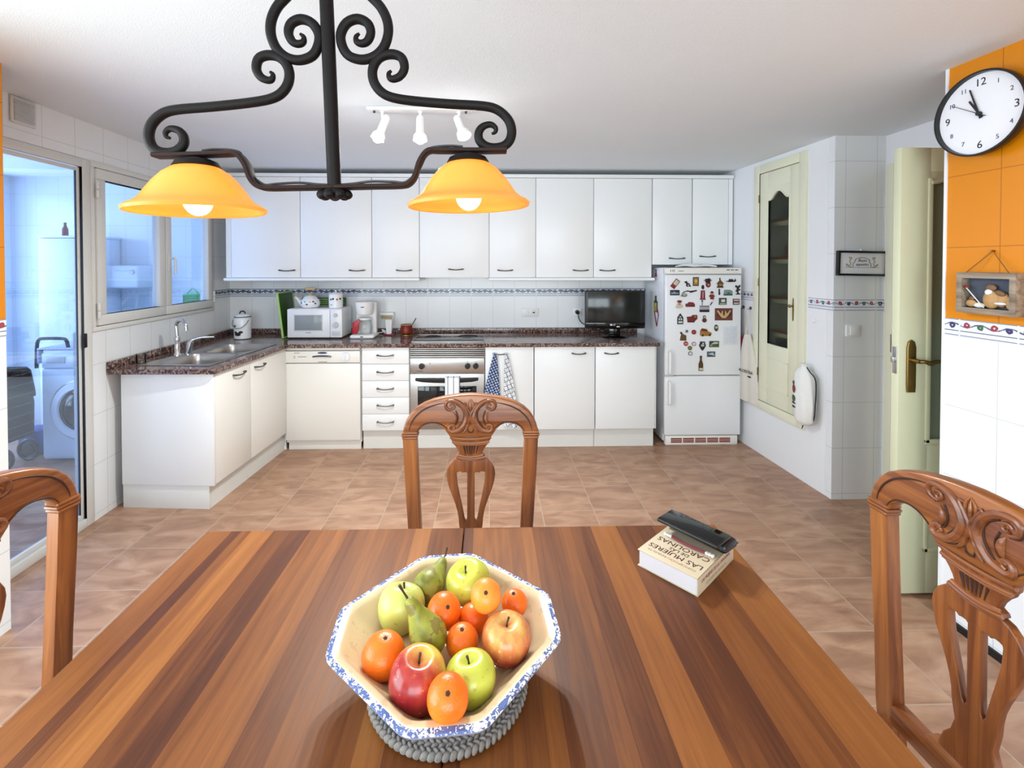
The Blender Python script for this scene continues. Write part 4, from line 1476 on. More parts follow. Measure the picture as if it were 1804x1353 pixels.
# kettle on the microwave
t = thing('kettle', 'white enamel kettle with painted motifs and wooden grip on the microwave', 'kettle', (-1.545, 4.06, WZ + 0.2555), 0)
bm = NB()
lathe(bm, [(0.052, 0), (0.066, 0.004), (0.079, 0.022), (0.081, 0.042), (0.072, 0.07), (0.056, 0.088), (0.048, 0.092)], 32)
obj('body', bm, 'enamel', t)
bm = NB()
lathe(bm, [(0.052, 0.091), (0.054, 0.095), (0.044, 0.103), (0.012, 0.108), (0.006, 0.112)], 28)
ld = obj('lid', bm, 'enamel', t)
bm = NB()
ball(bm, (0, 0, 0.119), 0.014, (1.2, 1.2, 0.8), 14)
obj('lid_knob', bm, 'beech', ld)
obj('spout', tube(NB(), [(-0.06, 0, 0.022), (-0.085, 0, 0.045), (-0.115, 0, 0.082), (-0.128, 0, 0.092)], [0.026, 0.018, 0.011, 0.009], 14, smooth=4), 'enamel', t)
obj('bail', tube(NB(), [(-0.052, 0, 0.085), (-0.062, 0, 0.12), (-0.052, 0, 0.155), (-0.045, 0, 0.162), (0.045, 0, 0.162), (0.052, 0, 0.155), (0.066, 0, 0.12), (0.062, 0, 0.08)], 0.0035, 8, smooth=4), 'handle', t)
obj('grip', tube(NB(), [(-0.042, 0, 0.162), (-0.03, 0, 0.163), (0.03, 0, 0.163), (0.042, 0, 0.162)], [0.009, 0.012, 0.012, 0.009], 12), 'beech', t)
for th_, zz, cc in ((-130, 0.045, 'navy'), (-105, 0.055, 'green_mint'), (-90, 0.035, 'ink_red'), (-72, 0.05, 'brass'), (-52, 0.055, 'ink'), (-40, 0.04, 'navy')):
    a = R(th_)
    rr = 0.0795 if zz < 0.05 else 0.0765
    bm = NB()
    ball(bm, (0, 0, 0), 0.010, (1.1, 0.15, 0.7), 10)
    bm.transform(Matrix.Translation((rr * math.cos(a), rr * math.sin(a), zz)) @ Matrix.Rotation(a + PI / 2, 4, 'Z'))
    obj('painted_motif', bm, cc, t)
# lidded enamel jar
t = thing('enamel_jar', 'white lidded enamel jar with motifs beside the kettle on the microwave', 'jar', (-1.322, 4.045, WZ + 0.2555), 0)
bm = NB()
lathe(bm, [(0.054, 0), (0.058, 0.003), (0.058, 0.108), (0.055, 0.115)], 28)
obj('body', bm, 'enamel', t)
bm = NB()
lathe(bm, [(0.059, 0.114), (0.060, 0.118), (0.046, 0.13), (0.01, 0.135), (0.006, 0.14)], 28)
ball(bm, (0, 0, 0.145), 0.009, seg=12)
obj('lid', bm, 'enamel', t)
for th_, zz, cc in ((-115, 0.075, 'ink_red'), (-95, 0.08, 'ink'), (-62, 0.075, 'brass'), (-35, 0.08, 'ink'), (-110, 0.03, 'navy')):
    a = R(th_)
    bm = NB()
    ball(bm, (0, 0, 0), 0.010, (0.9, 0.15, 0.9 if zz > .05 else .3), 10)
    bm.transform(Matrix.Translation((0.0578 * math.cos(a), 0.0578 * math.sin(a), zz)) @ Matrix.Rotation(a + PI / 2, 4, 'Z'))
    obj('painted_motif', bm, cc, t)

# coffee maker
CM = t = thing('coffee_maker', 'white drip coffee maker with red panel and glass jug', 'coffee maker', (-1.078, 4.06, WZ), 0)
bm = NB()
box(bm, -0.102, 0.102, -0.105, 0.10, 0, 0.030, 0.013, 3)
obj('base', bm, 'white', t)
bm = NB()
box(bm, -0.088, 0.088, 0.045, 0.10, 0.028, 0.30, 0.010, 3)
obj('water_tank', bm, 'white', t)
bm = NB()
lathe(bm, [(0.055, 0.195), (0.066, 0.20), (0.074, 0.24), (0.079, 0.302), (0.074, 0.308)], 30)
hd = obj('filter_holder', bm, 'white', t)
obj('printed_mark', box(NB(), -0.014, 0.014, -0.0785, -0.0765, 0.262, 0.268), 'ink', hd)
bm = NB()
lathe(bm, [(0.055, 0.032), (0.062, 0.045), (0.064, 0.09), (0.056, 0.135), (0.05, 0.150)], 28)
jg = obj('glass_jug', bm, 'glass_clear', t)
bm = NB()
lathe(bm, [(0.054, 0.150), (0.058, 0.154), (0.056, 0.168), (0.02, 0.174)], 28)
obj('jug_lid', bm, 'white', jg)
bm = NB()
pts = [(-0.055, 0.15), (-0.085, 0.135), (-0.09, 0.04), (-0.05, 0.036), (-0.03, 0.07), (-0.028, 0.12), (-0.018, 0.145), (-0.035, 0.165)]
plate(bm, [pts], 0.016, 0.004, Matrix.Translation((0.0, -0.070, 0)) @ FRONT)
obj('jug_handle', bm, 'red_plastic', jg)
obj('switch', box(NB(), -0.012, 0.012, -0.107, -0.100, 0.012, 0.020, 0.002), 'ink', t)

# wall holder behind with its folded cable
t = thing('wall_rack', 'small white wall holder with clips right of the coffee maker', 'holder', (-0.93, 4.297, 1.035))
bm = NB()
box(bm, -0.068, 0.062, -0.05, 0, -0.010, 0.018, 0.006)
obj('shelf', bm, 'white', t)
obj('back_strip', box(NB(), -0.062, 0.05, -0.008, 0, -0.045, -0.008, 0.003), 'beech', t)
obj('arm', tube(NB(), [(0.062, -0.04, 0.005), (0.05, -0.045, -0.04), (0.02, -0.05, -0.10)], 0.005, 8, smooth=3), 'white', t)
bm = NB()
tube(bm, [(0.0, 0.08, 0.02), (0.098, 0.18, 0.012), (0.128, 0.16, 0.03), (0.168, 0.14, 0.018), (0.178, 0.16, 0.008), (0.148, 0.18, 0.02), (0.108, 0.17, 0.04), (0.148, 0.15, 0.008), (0.188, 0.175, 0.012), (0.168, 0.19, 0.03)], 0.005, 8, smooth=5)
obj('power_cord', bm, 'white', CM)
bm = NB()
lathe(bm, [(0.028, 0), (0.030, 0.004), (0.041, 0.125), (0.037, 0.125), (0.026, 0.01)], 4, Matrix.Rotation(R(45), 4, 'Z'))
o = obj('white_mug', bm, 'white', loc=(-0.89, 4.165, WZ + 0.012), ang=30)
tag(o, 'tapered white square mug standing on a dark coaster', 'cup')
bm = NB()
box(bm, -0.05, 0.05, -0.035, 0.035, 0, 0.011, 0.004)
tag(obj('coaster', bm, 'ink_red', loc=(-0.89, 4.165, WZ)), 'dark wine red coaster under the white mug', 'coaster')
t = thing('clay_pot', 'red-brown glazed clay pot beside the hob', 'pot', (-0.735, 4.15, WZ + 0.012))
bm = NB()
lathe(bm, [(0.035, 0), (0.052, 0.008), (0.056, 0.04), (0.050, 0.07), (0.054, 0.083), (0.050, 0.083), (0.046, 0.07), (0.045, 0.02)], 28)
obj('body', bm, 'terracotta', t)
bm = NB()
tube(bm, [(0.052 * math.cos(i * PI / 14), 0.052 * math.sin(i * PI / 14), 0.083) for i in range(28)], 0.003, 6, closed=True)
obj('rim', bm, 'beech', t)
bm = NB()
lathe(bm, [(0.05, 0), (0.058, 0.003), (0.056, 0.011), (0.02, 0.011)], 24)
tag(obj('trivet', bm, 'brass', loc=(-0.735, 4.15, WZ)), 'round dark metal trivet under the clay pot', 'trivet')
bm = NB()
tube(bm, [(-0.72, 4.15, WZ + 0.04), (-0.68, 4.15, WZ + 0.10), (-0.65, 4.15, WZ + 0.152)], [0.004, 0.004, 0.005], 8)
tag(obj('spoon', bm, 'handle'), 'metal spoon leaning out of the clay pot', 'spoon')


# sockets
def socket(x, z, n, label):
    t = thing('wall_socket', label, 'socket', (x, 4.3, z))
    w = 0.04 * n
    obj('plate', box(NB(), -w, w, -0.010, 0, -0.04, 0.04, 0.004), 'white', t)
    return t


def recess(t, cx):
    bm = NB()
    tube(bm, [(cx + 0.021 * math.cos(i * PI / 12), -0.0105, 0.021 * math.sin(i * PI / 12)) for i in range(24)], 0.0022, 6, closed=True)
    obj('socket_ring', bm, 'knobgrey', t)
    for s in (-0.009, 0.009):
        obj('pin_hole', cyl(NB(), (cx + s, -0.0100, 0), (cx + s, -0.0112, 0), 0.003, seg=10), 'ink', t)


t = socket(0.375, 1.046, 2, 'white double wall plate with one socket, middle of the backsplash')
obj('blank_cover', box(NB(), -0.072, -0.006, -0.013, -0.009, -0.033, 0.033, 0.003), 'white', t)
recess(t, 0.036)
obj('socket_dot', cyl(NB(), (0.036, -0.0105, 0), (0.036, -0.012, 0), 0.008, seg=14), 'rubber', t)
socket(0.818, 1.046, 1, 'white single wall socket with black plug left of the television')
t = thing('power_plug', 'round black plug and cable in the wall socket beside the television', 'plug', (0.818, 4.288, 1.046))
obj('plug_body', cyl(NB(), (-0.005, 0, 0.004), (-0.005, -0.032, 0.0), 0.020, 0.017, 20), 'black', t)
bm = NB()
tube(bm, [(0.0, -0.028, -0.012), (0.005, -0.03, -0.05), (0.03, -0.03, -0.09), (0.07, -0.035, -0.115), (0.15, -0.09, -0.15), (0.25, -0.22, -0.176)], 0.0042, 8, smooth=5)
obj('cable', bm, 'black', t)

# television
t = thing('television', 'small black flat television on a glossy foot at the worktop end', 'television', (1.09, 4.02, WZ), R(-2))
obj('casing', box(NB(), -0.258, 0.258, -0.025, 0.03, 0.075, 0.402, 0.010, 3), 'black', t)
obj('screen', box(NB(), -0.236, 0.236, -0.028, -0.02, 0.128, 0.388, 0.001), 'screen', t)
bz = NB()
pts = [(-0.256, 0.126), (0.256, 0.126), (0.254, 0.098), (0.15, 0.078), (0.0, 0.070), (-0.15, 0.078), (-0.254, 0.098)]
plate(bz, [pts], 0.014, 0.003, Matrix.Translation((0, -0.024, 0)) @ FRONT)
bz = obj('lower_bezel', bz, 'black_gloss', t)
bm = NB()
cyl(bm, (-0.038, -0.031, 0.108), (-0.038, -0.0325, 0.108), 0.0085, seg=20)
obj('logo_disc', bm, 'white', bz)
obj('logo_lettering', text(NB(), 'LG', 0.021, 0.0006, Matrix.Translation((-0.0135, -0.0325, 0.108)) @ FRONT), 'white', bz)
obj('sticker', box(NB(), 0.010, 0.036, -0.0325, -0.031, 0.088, 0.096, 0.0005), 'white', bz)
bm = NB()
box(bm, -0.05, 0.05, -0.01, 0.03, 0.015, 0.08, 0.008)
obj('neck', bm, 'black_gloss', t)
bm = NB()
lathe(bm, [(0.11, 0), (0.115, 0.006), (0.09, 0.014), (0.03, 0.018)], 36, Matrix.Translation((0, 0.0, 0)) @ Matrix.Diagonal((1.05, 0.75, 1, 1)))
obj('foot', bm, 'black_gloss', t)

# ================================================================ WALL THINGS
# vent high on the left wall
t = thing('air_vent', 'white slatted air vent high on the left wall', 'vent')
t.location = LLOC
t.rotation_euler = (0, 0, LANG)
obj('frame', box(NB(), 0.335, 0.465, -0.010, -0.001, 2.165, 2.29, 0.003), 'alu', t)
bm = NB()
for k in range(12):
    box(bm, 0.348, 0.452, -0.016, -0.008, 2.175 + k * 0.0088, 2.179 + k * 0.0088)
obj('slats', bm, 'knobgrey', t)
t.children[-1]['kind'] = 'stuff'

# frame with writing on the tiled block
t = thing('framed_sampler', 'black framed white sampler reading Buon appetito on the tiled wall', 'picture', (2.334, 2.877, 1.495), 0, rot=(0, R(1.0), 0))
bm = NB()
FW, FH = 0.158, 0.078
for a, b, c, d in ((-FW, FW, FH - 0.013, FH), (-FW, FW, -FH, -FH + 0.013), (-FW, -FW + 0.013, -FH + 0.013, FH - 0.013), (FW - 0.013, FW, -FH + 0.013, FH - 0.013)):
    box(bm, a, b, -0.026, 0, c, d, 0.002)
obj('frame', bm, 'black', t)
mt = obj('mount', box(NB(), -FW + 0.01, FW - 0.01, -0.014, -0.004, -FH + 0.01, FH - 0.01), 'paper', t)
FM = Matrix.Translation((0, -0.0145, 0)) @ FRONT
bm = NB()
text(bm, 'Buon', 0.026, 0.0004, Matrix.Translation((0, -0.0145, 0.018)) @ FRONT, shear=0.4)
obj('lettering', bm, 'ink', mt)
bm = NB()
text(bm, 'appetito', 0.024, 0.0004, Matrix.Translation((0, -0.0145, -0.006)) @ FRONT, shear=0.4)
obj('lettering', bm, 'ink', mt)
bm = NB()
tube(bm, [(x_, -0.0145, z_) for x_, z_ in ((-0.056, -0.024), (-0.058, -0.005), (-0.046, 0.01), (-0.044, 0.024), (-0.02, 0.034), (0, 0.037), (0.02, 0.034), (0.044, 0.024), (0.046, 0.01), (0.058, -0.005), (0.056, -0.024))], 0.0014, 6, smooth=3)
tube(bm, [(-0.11, -0.0145, -0.026), (0.11, -0.0145, -0.026)], 0.0008, 5)
obj('drawn_arch', bm, 'ink', mt)
for s in (-1, 1):
    bm = NB()
    tube(bm, [(s * q[0], -0.0145, q[1]) for q in ((0.066, -0.024), (0.086, -0.020), (0.10, -0.012), (0.098, -0.004), (0.084, -0.014), (0.072, -0.004), (0.08, 0.012), (0.074, 0.024), (0.066, 0.034), (0.082, 0.038), (0.078, 0.028))], 0.0022, 6, smooth=3)
    obj('drawn_flourish', bm, 'sand', mt)
obj('hanging_hook', cyl(NB(), (0, -0.012, FH + 0.002), (0, -0.001, FH + 0.008), 0.006, seg=12), 'white', t)
# light switch
t = thing('light_switch', 'white rocker light switch on the tiles below the sampler', 'switch', (2.288, 2.877, 1.072))
obj('plate', box(NB(), -0.045, 0.045, -0.010, 0, -0.037, 0.037, 0.004), 'white', t)
obj('rocker', box(NB(), -0.022, 0.034, -0.0135, -0.008, -0.026, 0.026, 0.002), 'white', t)

# cupboard door in the pantry wall; local x towards the camera along the wall, -y into the room
PANG = -math.atan2(1, -0.05) + 0.0
PMAT_LOC = (xP(3.66), 3.66, 0)
PROT = math.atan2(-1, 0.05)
t = thing('pantry_door_frame', 'cream wall cupboard door with tall arched frosted glass in the right wall', 'cupboard', PMAT_LOC, PROT)
bm = NB()
for a, b, c, d in ((-0.01, 0.055, 0.36, 2.262), (0.49, 0.555, 0.36, 2.262), (0.055, 0.49, 2.195, 2.262), (0.055, 0.49, 0.36, 0.425)):
    box(bm, a, b, -0.018, 0.02, c, d, 0.004)
obj('casing', bm, 'cream', t)
dx0, dx1, dz0, dz1 = 0.058, 0.487, 0.43, 2.19
qx0, qx1, qz0, qz1 = 0.155, 0.395, 0.885, 2.02
bm = NB()
for a, b, c, d in ((dx0, qx0, dz0, dz1), (qx1, dx1, dz0, dz1), (qx0, qx1, dz0, qz0), (qx0, qx1, qz1 + 0.055, dz1)):
    box(bm, a, b, -0.012, 0.012, c, d, 0.0015)
ap = [(qx0, qz1 + 0.06)] + [(qx0 + (qx1 - qx0) * i / 20, qz1 - 0.045 + 0.06 * math.sin(PI * min(1, max(0, (i / 20 - 0.12) / 0.76))) ** 1.2) for i in range(21)] + [(qx1, qz1 + 0.06)]
plate(bm, [ap], 0.022, 0, FRONT)
dd = obj('door', bm, 'cream', t)
bm = NB()
loop = [(p[0], -0.013, p[1]) for p in ap[1:-1]]
tube(bm, [(qx0, -0.013, qz0)] + loop + [(qx1, -0.013, qz0), (qx0, -0.013, qz0)], 0.005, 6)
box(bm, qx0 + 0.0, qx1, -0.016, -0.010, 0.545, 0.551)
box(bm, qx0 + 0.0, qx1, -0.016, -0.010, 0.775, 0.781)
box(bm, qx0, qx0 + 0.006, -0.016, -0.010, 0.545, 0.781)
box(bm, qx1 - 0.006, qx1, -0.016, -0.010, 0.545, 0.781)
obj('moulding', bm, 'cream', dd)
obj('glass_pane', box(NB(), qx0 - 0.005, qx1 + 0.005, 0.0, 0.004, qz0 - 0.005, qz1 + 0.03), 'frosted', dd)
bm = NB()
plate(bm, [[(0.436, 1.10), (0.441, 1.09), (0.446, 1.10), (0.448, 1.19), (0.446, 1.24), (0.441, 1.255), (0.436, 1.24), (0.434, 1.19)]], 0.004, 0.001, Matrix.Translation((0, -0.014, 0)) @ FRONT)
ball(bm, (0.43, -0.032, 1.195), 0.012, (1, 0.7, 1), 12)
cyl(bm, (0.436, -0.014, 1.195), (0.434, -0.03, 1.195), 0.004, seg=8)
obj('knob', bm, 'brass', dd)
for zz in (0.65, 1.35, 2.0):
    obj('hinge', cyl(NB(), (0.054, -0.018, zz - 0.03), (0.054, -0.018, zz + 0.03), 0.004, seg=8), 'brass', dd)
# shelves and their load, dimly seen through the glass
shelf_z = [0.98, 1.24, 1.54, 1.83]
for k, zz in enumerate(shelf_z):
    o = obj('niche_shelf', box(NB(), 2.21, 2.535, 3.145, 3.635, zz - 0.045, zz), 'cream')
    tag(o, ['lowest', 'second lowest', 'second highest', 'highest'][k] + ' cream shelf with red edging inside the wall cupboard', 'shelf', 'shelves inside the wall cupboard')
    obj('edging', box(NB(), 2.205, 2.21, 3.145, 3.635, zz - 0.012, zz + 0.006), 'red', o)
stack = [(3.30, 1.83, 0.075, 0.06, 'cotton', 'folded white cloth on the highest cupboard shelf', 'folded_cloth'), (3.50, 1.83, 0.08, 0.09, 'navy', 'dark blue bundle on the highest cupboard shelf', 'folded_cloth'),
         (3.30, 1.54, 0.085, 0.07, 'white', 'white dish stack on the second highest cupboard shelf', 'dish_stack'), (3.50, 1.54, 0.08, 0.10, 'ink_red', 'wine red box on the second highest cupboard shelf', 'storage_box'),
         (3.30, 1.24, 0.07, 0.06, 'steel', 'steel lidded pot on the second lowest cupboard shelf, near side', 'cooking_pot'), (3.48, 1.24, 0.08, 0.10, 'steel', 'larger steel pot on the second lowest cupboard shelf, far side', 'cooking_pot'),
         (3.33, 0.98, 0.10, 0.10, 'steel', 'steel pot on the lowest cupboard shelf', 'cooking_pot')]
for yy, zz, rr, hh_, m, lab, nm in stack:
    bm = NB()
    lathe(bm, [(rr * 0.9, 0), (rr, 0.01), (rr, hh_ * 0.8), (rr * 0.9, hh_), (0.01, hh_ * 1.15)], 20)
    tag(obj(nm, bm, m, loc=(2.34, yy, zz + 0.002)), lab, nm.split('_')[-1])
bm = NB()
box(bm, 2.22, 2.50, 3.20, 3.58, 0.39, 0.80, 0.02)
box(bm, 2.22, 2.50, 3.24, 3.56, 0.80, 0.90, 0.02)
tag(obj('storage_tub', bm, 'navy'), 'large dark blue tub at the bottom of the wall cupboard', 'tub')

# drawstring bag hanging near the cupboard door
t = thing('drawstring_bag', 'white cotton drawstring bag with a wine red and green print, hanging on the cupboard casing', 'bag', (2.088, 3.035, 0.035), PROT)
bm = NB()
rings = []
for k, (zz, a, b) in enumerate(((0.385, 0.012, 0.01), (0.40, 0.05, 0.03), (0.43, 0.078, 0.04), (0.55, 0.088, 0.046), (0.68, 0.086, 0.045), (0.76, 0.078, 0.04), (0.80, 0.055, 0.03), (0.83, 0.02, 0.014), (0.85, 0.028, 0.02))):
    rg = []
    zz = 0.385 + (zz - 0.385) * 0.88
    for i in range(32):
        th = 2 * PI * i / 32
        wv = 1 + 0.06 * math.sin(th * 7 + k)
        rg.append(bm.verts.new((a * math.cos(th) * wv, b * math.sin(th) * wv + 0.005, zz)))
    rings.append(rg)
ring_faces(bm, rings)
obj('sack', bm, 'cotton', t)
obj('draw_cord', tube(NB(), [(0.0, 0.01, 0.785), (0.06, 0.0, 0.75), (0.095, 0.01, 0.70), (0.094, 0.01, 0.55), (0.075, 0.01, 0.43), (0.01, 0.0, 0.392), (0.0, -0.01, 0.36)], 0.0035, 6, smooth=5), 'ink', t)
for cx, cz, sx_, sz_, m in ((-0.040, 0.62, 0.85, 1.2, 'ink_red'), (-0.045, 0.66, 0.5, 0.6, 'rubber'), (-0.042, 0.555, 1.0, 1.0, 'green_dark'), (-0.040, 0.525, 1.2, 0.25, 'ink'), (-0.040, 0.50, 1.0, 0.3, 'ink')):
    bm = NB()
    dd_ = math.sqrt(max(0, 1 - (cx / 0.088) ** 2)) * 0.046
    M = Matrix.Translation((cx, 0.004 - dd_, cz)) @ Matrix.Rotation(-0.28, 4, 'Z')
    ball(bm, (0, -0.002, 0), 0.024, (sx_, 0.10, sz_), 12)
    bm.transform(M)
    obj('printed_motif', bm, m, t)
obj('cord_tip', cyl(NB(), (0.0, -0.008, 0.35), (0, -0.008, 0.37), 0.004, seg=8), 'white', t)
# adhesive hook
bm = NB()
cyl(bm, (0, 0, 0), (0, -0.006, 0), 0.012, seg=16)
tube(bm, [(0, -0.004, 0.0), (0, -0.014, -0.012), (0, -0.02, -0.008)], 0.003, 6)
o = obj('wall_hook', bm, 'white', loc=(xP(3.03) - 0.001, 3.03, 1.115), rot=(0, 0, PROT))
tag(o, 'small white adhesive hook on the wall above the drawstring bag', 'hook')
# two hooks, tote and umbrella beside the fridge
for k, yy in enumerate((3.82, 3.725)):
    bm = NB()
    cyl(bm, (0, 0, 0), (0, -0.006, 0), 0.013, seg=16)
    tube(bm, [(0, -0.004, 0.0), (0, -0.018, -0.014), (0, -0.026, -0.006)], 0.004, 6)
    o = obj('wall_hook', bm, 'handle', loc=(xP(yy) - 0.001, yy, 1.135), rot=(0, 0, PROT))
    tag(o, ['metal wall hook beside the fridge holding the red umbrella', 'metal wall hook holding the white tote bag'][k], 'hook')
t = thing('umbrella', 'folded red umbrella with black shaft hanging between fridge and wall', 'umbrella', (xP(3.82) - 0.026, 3.82, 0.0))
obj('shaft', cyl(NB(), (0, 0, 0.88), (0, 0, 1.12), 0.006, seg=10), 'black', t)
bm = NB()
lathe(bm, [(0.010, 0.38), (0.03, 0.45), (0.048, 0.62), (0.05, 0.78), (0.036, 0.87), (0.012, 0.90)], 16, Matrix.Diagonal((0.48, 1, 1, 1)))
obj('canopy', bm, 'red', t)
t = thing('tote_bag', 'off-white cotton tote bag with dark lettering hanging from a hook by the fridge', 'bag', (xP(3.72) - 0.030, 3.715, 1.125), PROT + R(6))
bm = NB()
tube(bm, [(0, 0.006, 0.0), (-0.012, 0.004, -0.10), (-0.03, 0.0, -0.26)], 0.006, 8, smooth=3, flat=0.5)
tube(bm, [(0, 0.006, 0.0), (0.010, 0.004, -0.10), (0.02, 0.0, -0.26)], 0.006, 8, smooth=3, flat=0.5)
obj('straps', bm, 'linen', t)
bm = NB()
rings = []
for k, (zz, a, b) in enumerate(((-0.745, 0.12, 0.012), (-0.735, 0.122, 0.016), (-0.60, 0.118, 0.018), (-0.45, 0.10, 0.020), (-0.33, 0.075, 0.020), (-0.24, 0.04, 0.018), (-0.20, 0.02, 0.014))):
    rg = []
    for i in range(48):
        th = 2 * PI * i / 48
        cx = a * math.cos(th)
        fold = 0.006 * math.sin(cx * 75) * (0.5 + 0.5 * min(1, (zz + 0.75) / 0.3))
        rg.append(bm.verts.new((cx, b * math.copysign(abs(math.sin(th)) ** 0.6, math.sin(th)) + fold, zz)))
    rings.append(rg)
ring_faces(bm, rings)
obj('sack', bm, 'linen', t)
bm = NB()
text(bm, 'ALCESTRA', 0.034, 0.0006, Matrix.Translation((0.012, -0.028, -0.50)) @ FRONT, sx=1.0)
obj('lettering', bm, 'ink', t)
bm = NB()
ball(bm, (0.05, -0.024, -0.535), 0.018, (1.3, 0.08, 0.35), 10)
obj('printed_motif', bm, 'ink', t)

# clock on the orange wall
OANG = -math.atan2(1, -0.06)          # along the wall towards the camera
OROT = math.atan2(-1, 0.06)


def wall_o(y, off):
    """frame on the orange wall: local x to the camera, -y into the room"""
    return (xO(y) - off, y, 0)


t = thing('wall_clock', 'round black-rimmed wall clock with white face on the orange wall', 'clock')
t.location = (xO(1.735) - 0.002, 1.735, 2.06)
t.rotation_euler = (0, 0, OROT)
RX = Matrix.Rotation(R(90), 4, 'X')
bm = NB()
lathe(bm, [(0.120, 0.0), (0.140, 0.01), (0.157, 0.035), (0.160, 0.058), (0.158, 0.064), (0.152, 0.064), (0.150, 0.052), (0.150, 0.046), (0.150, 0.03), (0.02, 0.03)], 64, RX)
obj('rim', bm, 'black', t)
fc = obj('dial_face', cyl(NB(), (0, -0.040, 0), (0, -0.046, 0), 0.151, seg=64), 'paper', t)
for n in range(1, 13):
    a = PI / 2 - n * PI / 6
    big = n % 3 == 0
    rr = 0.118
    obj('numeral', text(NB(), str(n), 0.040 if big else 0.024, 0.0004, Matrix.Translation((rr * math.cos(a), -0.0465, rr * math.sin(a))) @ FRONT), 'ink' if big else 'rubber', fc)


def hand(name, ang, L, back, wd, y, m='ink'):
    bm = NB()
    plate(bm, [[(-wd / 2, -back), (wd / 2, -back), (wd / 3, L), (-wd / 3, L)]], 0.002, 0, Matrix.Translation((0, y, 0)) @ Matrix.Rotation(-ang, 4, 'Y').inverted() @ FRONT if False else Matrix.Translation((0, y, 0)) @ Matrix.Rotation(ang, 4, 'Y') @ FRONT)
    obj(name, bm, m, t)


hand('hour_hand', R(328), 0.068, 0.018, 0.009, -0.050)
hand('minute_hand', R(342), 0.105, 0.02, 0.007, -0.053)
hand('second_hand', R(302), 0.115, 0.03, 0.0025, -0.056)
obj('hub', cyl(NB(), (0, -0.046, 0), (0, -0.058, 0), 0.008, seg=16), 'ink', t)

# pebble box frame hanging by a cord
t = thing('box_frame', 'weathered grey wooden box frame with pebble birds hanging on the orange wall', 'picture', (xO(1.718) - 0.001, 1.718, 1.378), OROT)
bm = NB()
BW, BH, BD = 0.100, 0.079, 0.040
for a, b, c, d in ((-BW, BW, BH - 0.022, BH), (-BW, BW, -BH, -BH + 0.022), (-BW, -BW + 0.02, -BH + 0.022, BH - 0.022), (BW - 0.02, BW, -BH + 0.022, BH - 0.022)):
    box(bm, a, b, -BD, 0, c, d, 0.0015)
obj('frame', bm, 'oldwood', t)
obj('backing', box(NB(), -BW + 0.015, BW - 0.015, -0.008, -0.001, -BH + 0.015, BH - 0.015), 'slate', t)
Z0 = -BH + 0.022


def pebble(x, z, r, s, m, rot=0.0, y=-0.022):
    bm = NB()
    ball(bm, (x, y, z), r, s, 14, M=Matrix.Rotation(rot, 4, 'Y'))
    obj('pebble', bm, m, t)


pebble(0.012, Z0 + 0.034, 0.034, (0.85, 0.4, 1.0), 'stone')
pebble(0.010, Z0 + 0.078, 0.018, (1.0, 0.5, 0.85), 'stone_dark')
pebble(0.006, Z0 + 0.062, 0.013, (1.0, 0.5, 0.9), 'stone_white', y=-0.028)
pebble(0.045, Z0 + 0.036, 0.026, (0.8, 0.4, 1.1), 'stone', 0.2, y=-0.02)
pebble(0.043, Z0 + 0.060, 0.015, (1.2, 0.5, 0.7), 'stone_dark', 0.4, y=-0.026)
pebble(0.048, Z0 + 0.022, 0.016, (1.3, 0.4, 0.35), 'stone_white', y=-0.032)
pebble(0.072, Z0 + 0.020, 0.018, (0.7, 0.4, 1.0), 'stone', y=-0.024)
pebble(0.072, Z0 + 0.040, 0.010, (1.1, 0.5, 0.8), 'stone', y=-0.024)
pebble(-0.058, Z0 + 0.016, 0.018, (1.1, 0.4, 0.8), 'stone')
pebble(-0.056, Z0 + 0.034, 0.010, (1.0, 0.5, 0.9), 'stone_dark')
pebble(-0.030, Z0 + 0.010, 0.017, (1.2, 0.4, 0.6), 'stone_white')
obj('stick', cyl(NB(), (-0.072, -0.03, Z0 + 0.078), (-0.008, -0.03, Z0 + 0.002), 0.002, seg=8), 'linen', t)
pebble(-0.072, Z0 + 0.080, 0.012, (1.2, 0.4, 0.4), 'terracotta', y=-0.03)
obj('hanging_cord', tube(NB(), [(-0.072, -0.03, BH), (0.0, -0.006, BH + 0.082), (0.072, -0.03, BH)], 0.0022, 6), 'twine', t)
obj('nail', cyl(NB(), (0, 0.0, BH + 0.082), (0, -0.012, BH + 0.082), 0.004, seg=8), 'brass', t)

# ================================================================ DINING TABLE
TZ = 0.75
TX0, TX1, TY0, TY1 = -0.780, 0.640, 0.10, 1.298
t = thing('dining_table', 'wooden dining table of mixed dark and light staves under the fruit bowl', 'table', ((TX0 + TX1) / 2, (TY0 + TY1) / 2, 0))
hw, hd_ = (TX1 - TX0) / 2, (TY1 - TY0) / 2
for a, b in ((-hw, -0.0008), (0.0008, hw)):
    obj('tabletop', box(NB(), a, b, -hd_, hd_, TZ - 0.032, TZ, 0.004, 2), 'table', t)
bm = NB()
for a, b, c, d in ((-hw + 0.08, hw - 0.08, hd_ - 0.10, hd_ - 0.078), (-hw + 0.08, hw - 0.08, -hd_ + 0.078, -hd_ + 0.10), (-hw + 0.08, -hw + 0.102, -hd_ + 0.1, hd_ - 0.1), (hw - 0.102, hw - 0.08, -hd_ + 0.1, hd_ - 0.1)):
    box(bm, a, b, c, d, TZ - 0.125, TZ - 0.033)
obj('apron', bm, 'chair_h', t)
for sx_ in (-1, 1):
    for sy_ in (-1, 1):
        bm = NB()
        lathe(bm, [(0.022, 0), (0.028, 0.03), (0.026, 0.2), (0.036, 0.45), (0.03, 0.56), (0.040, 0.60)], 20)
        box(bm, -0.036, 0.036, -0.036, 0.036, 0.60, TZ - 0.034, 0.002)
        obj('leg', bm, 'chair', t, loc=(sx_ * (hw - 0.11), sy_ * (hd_ - 0.11), 0))


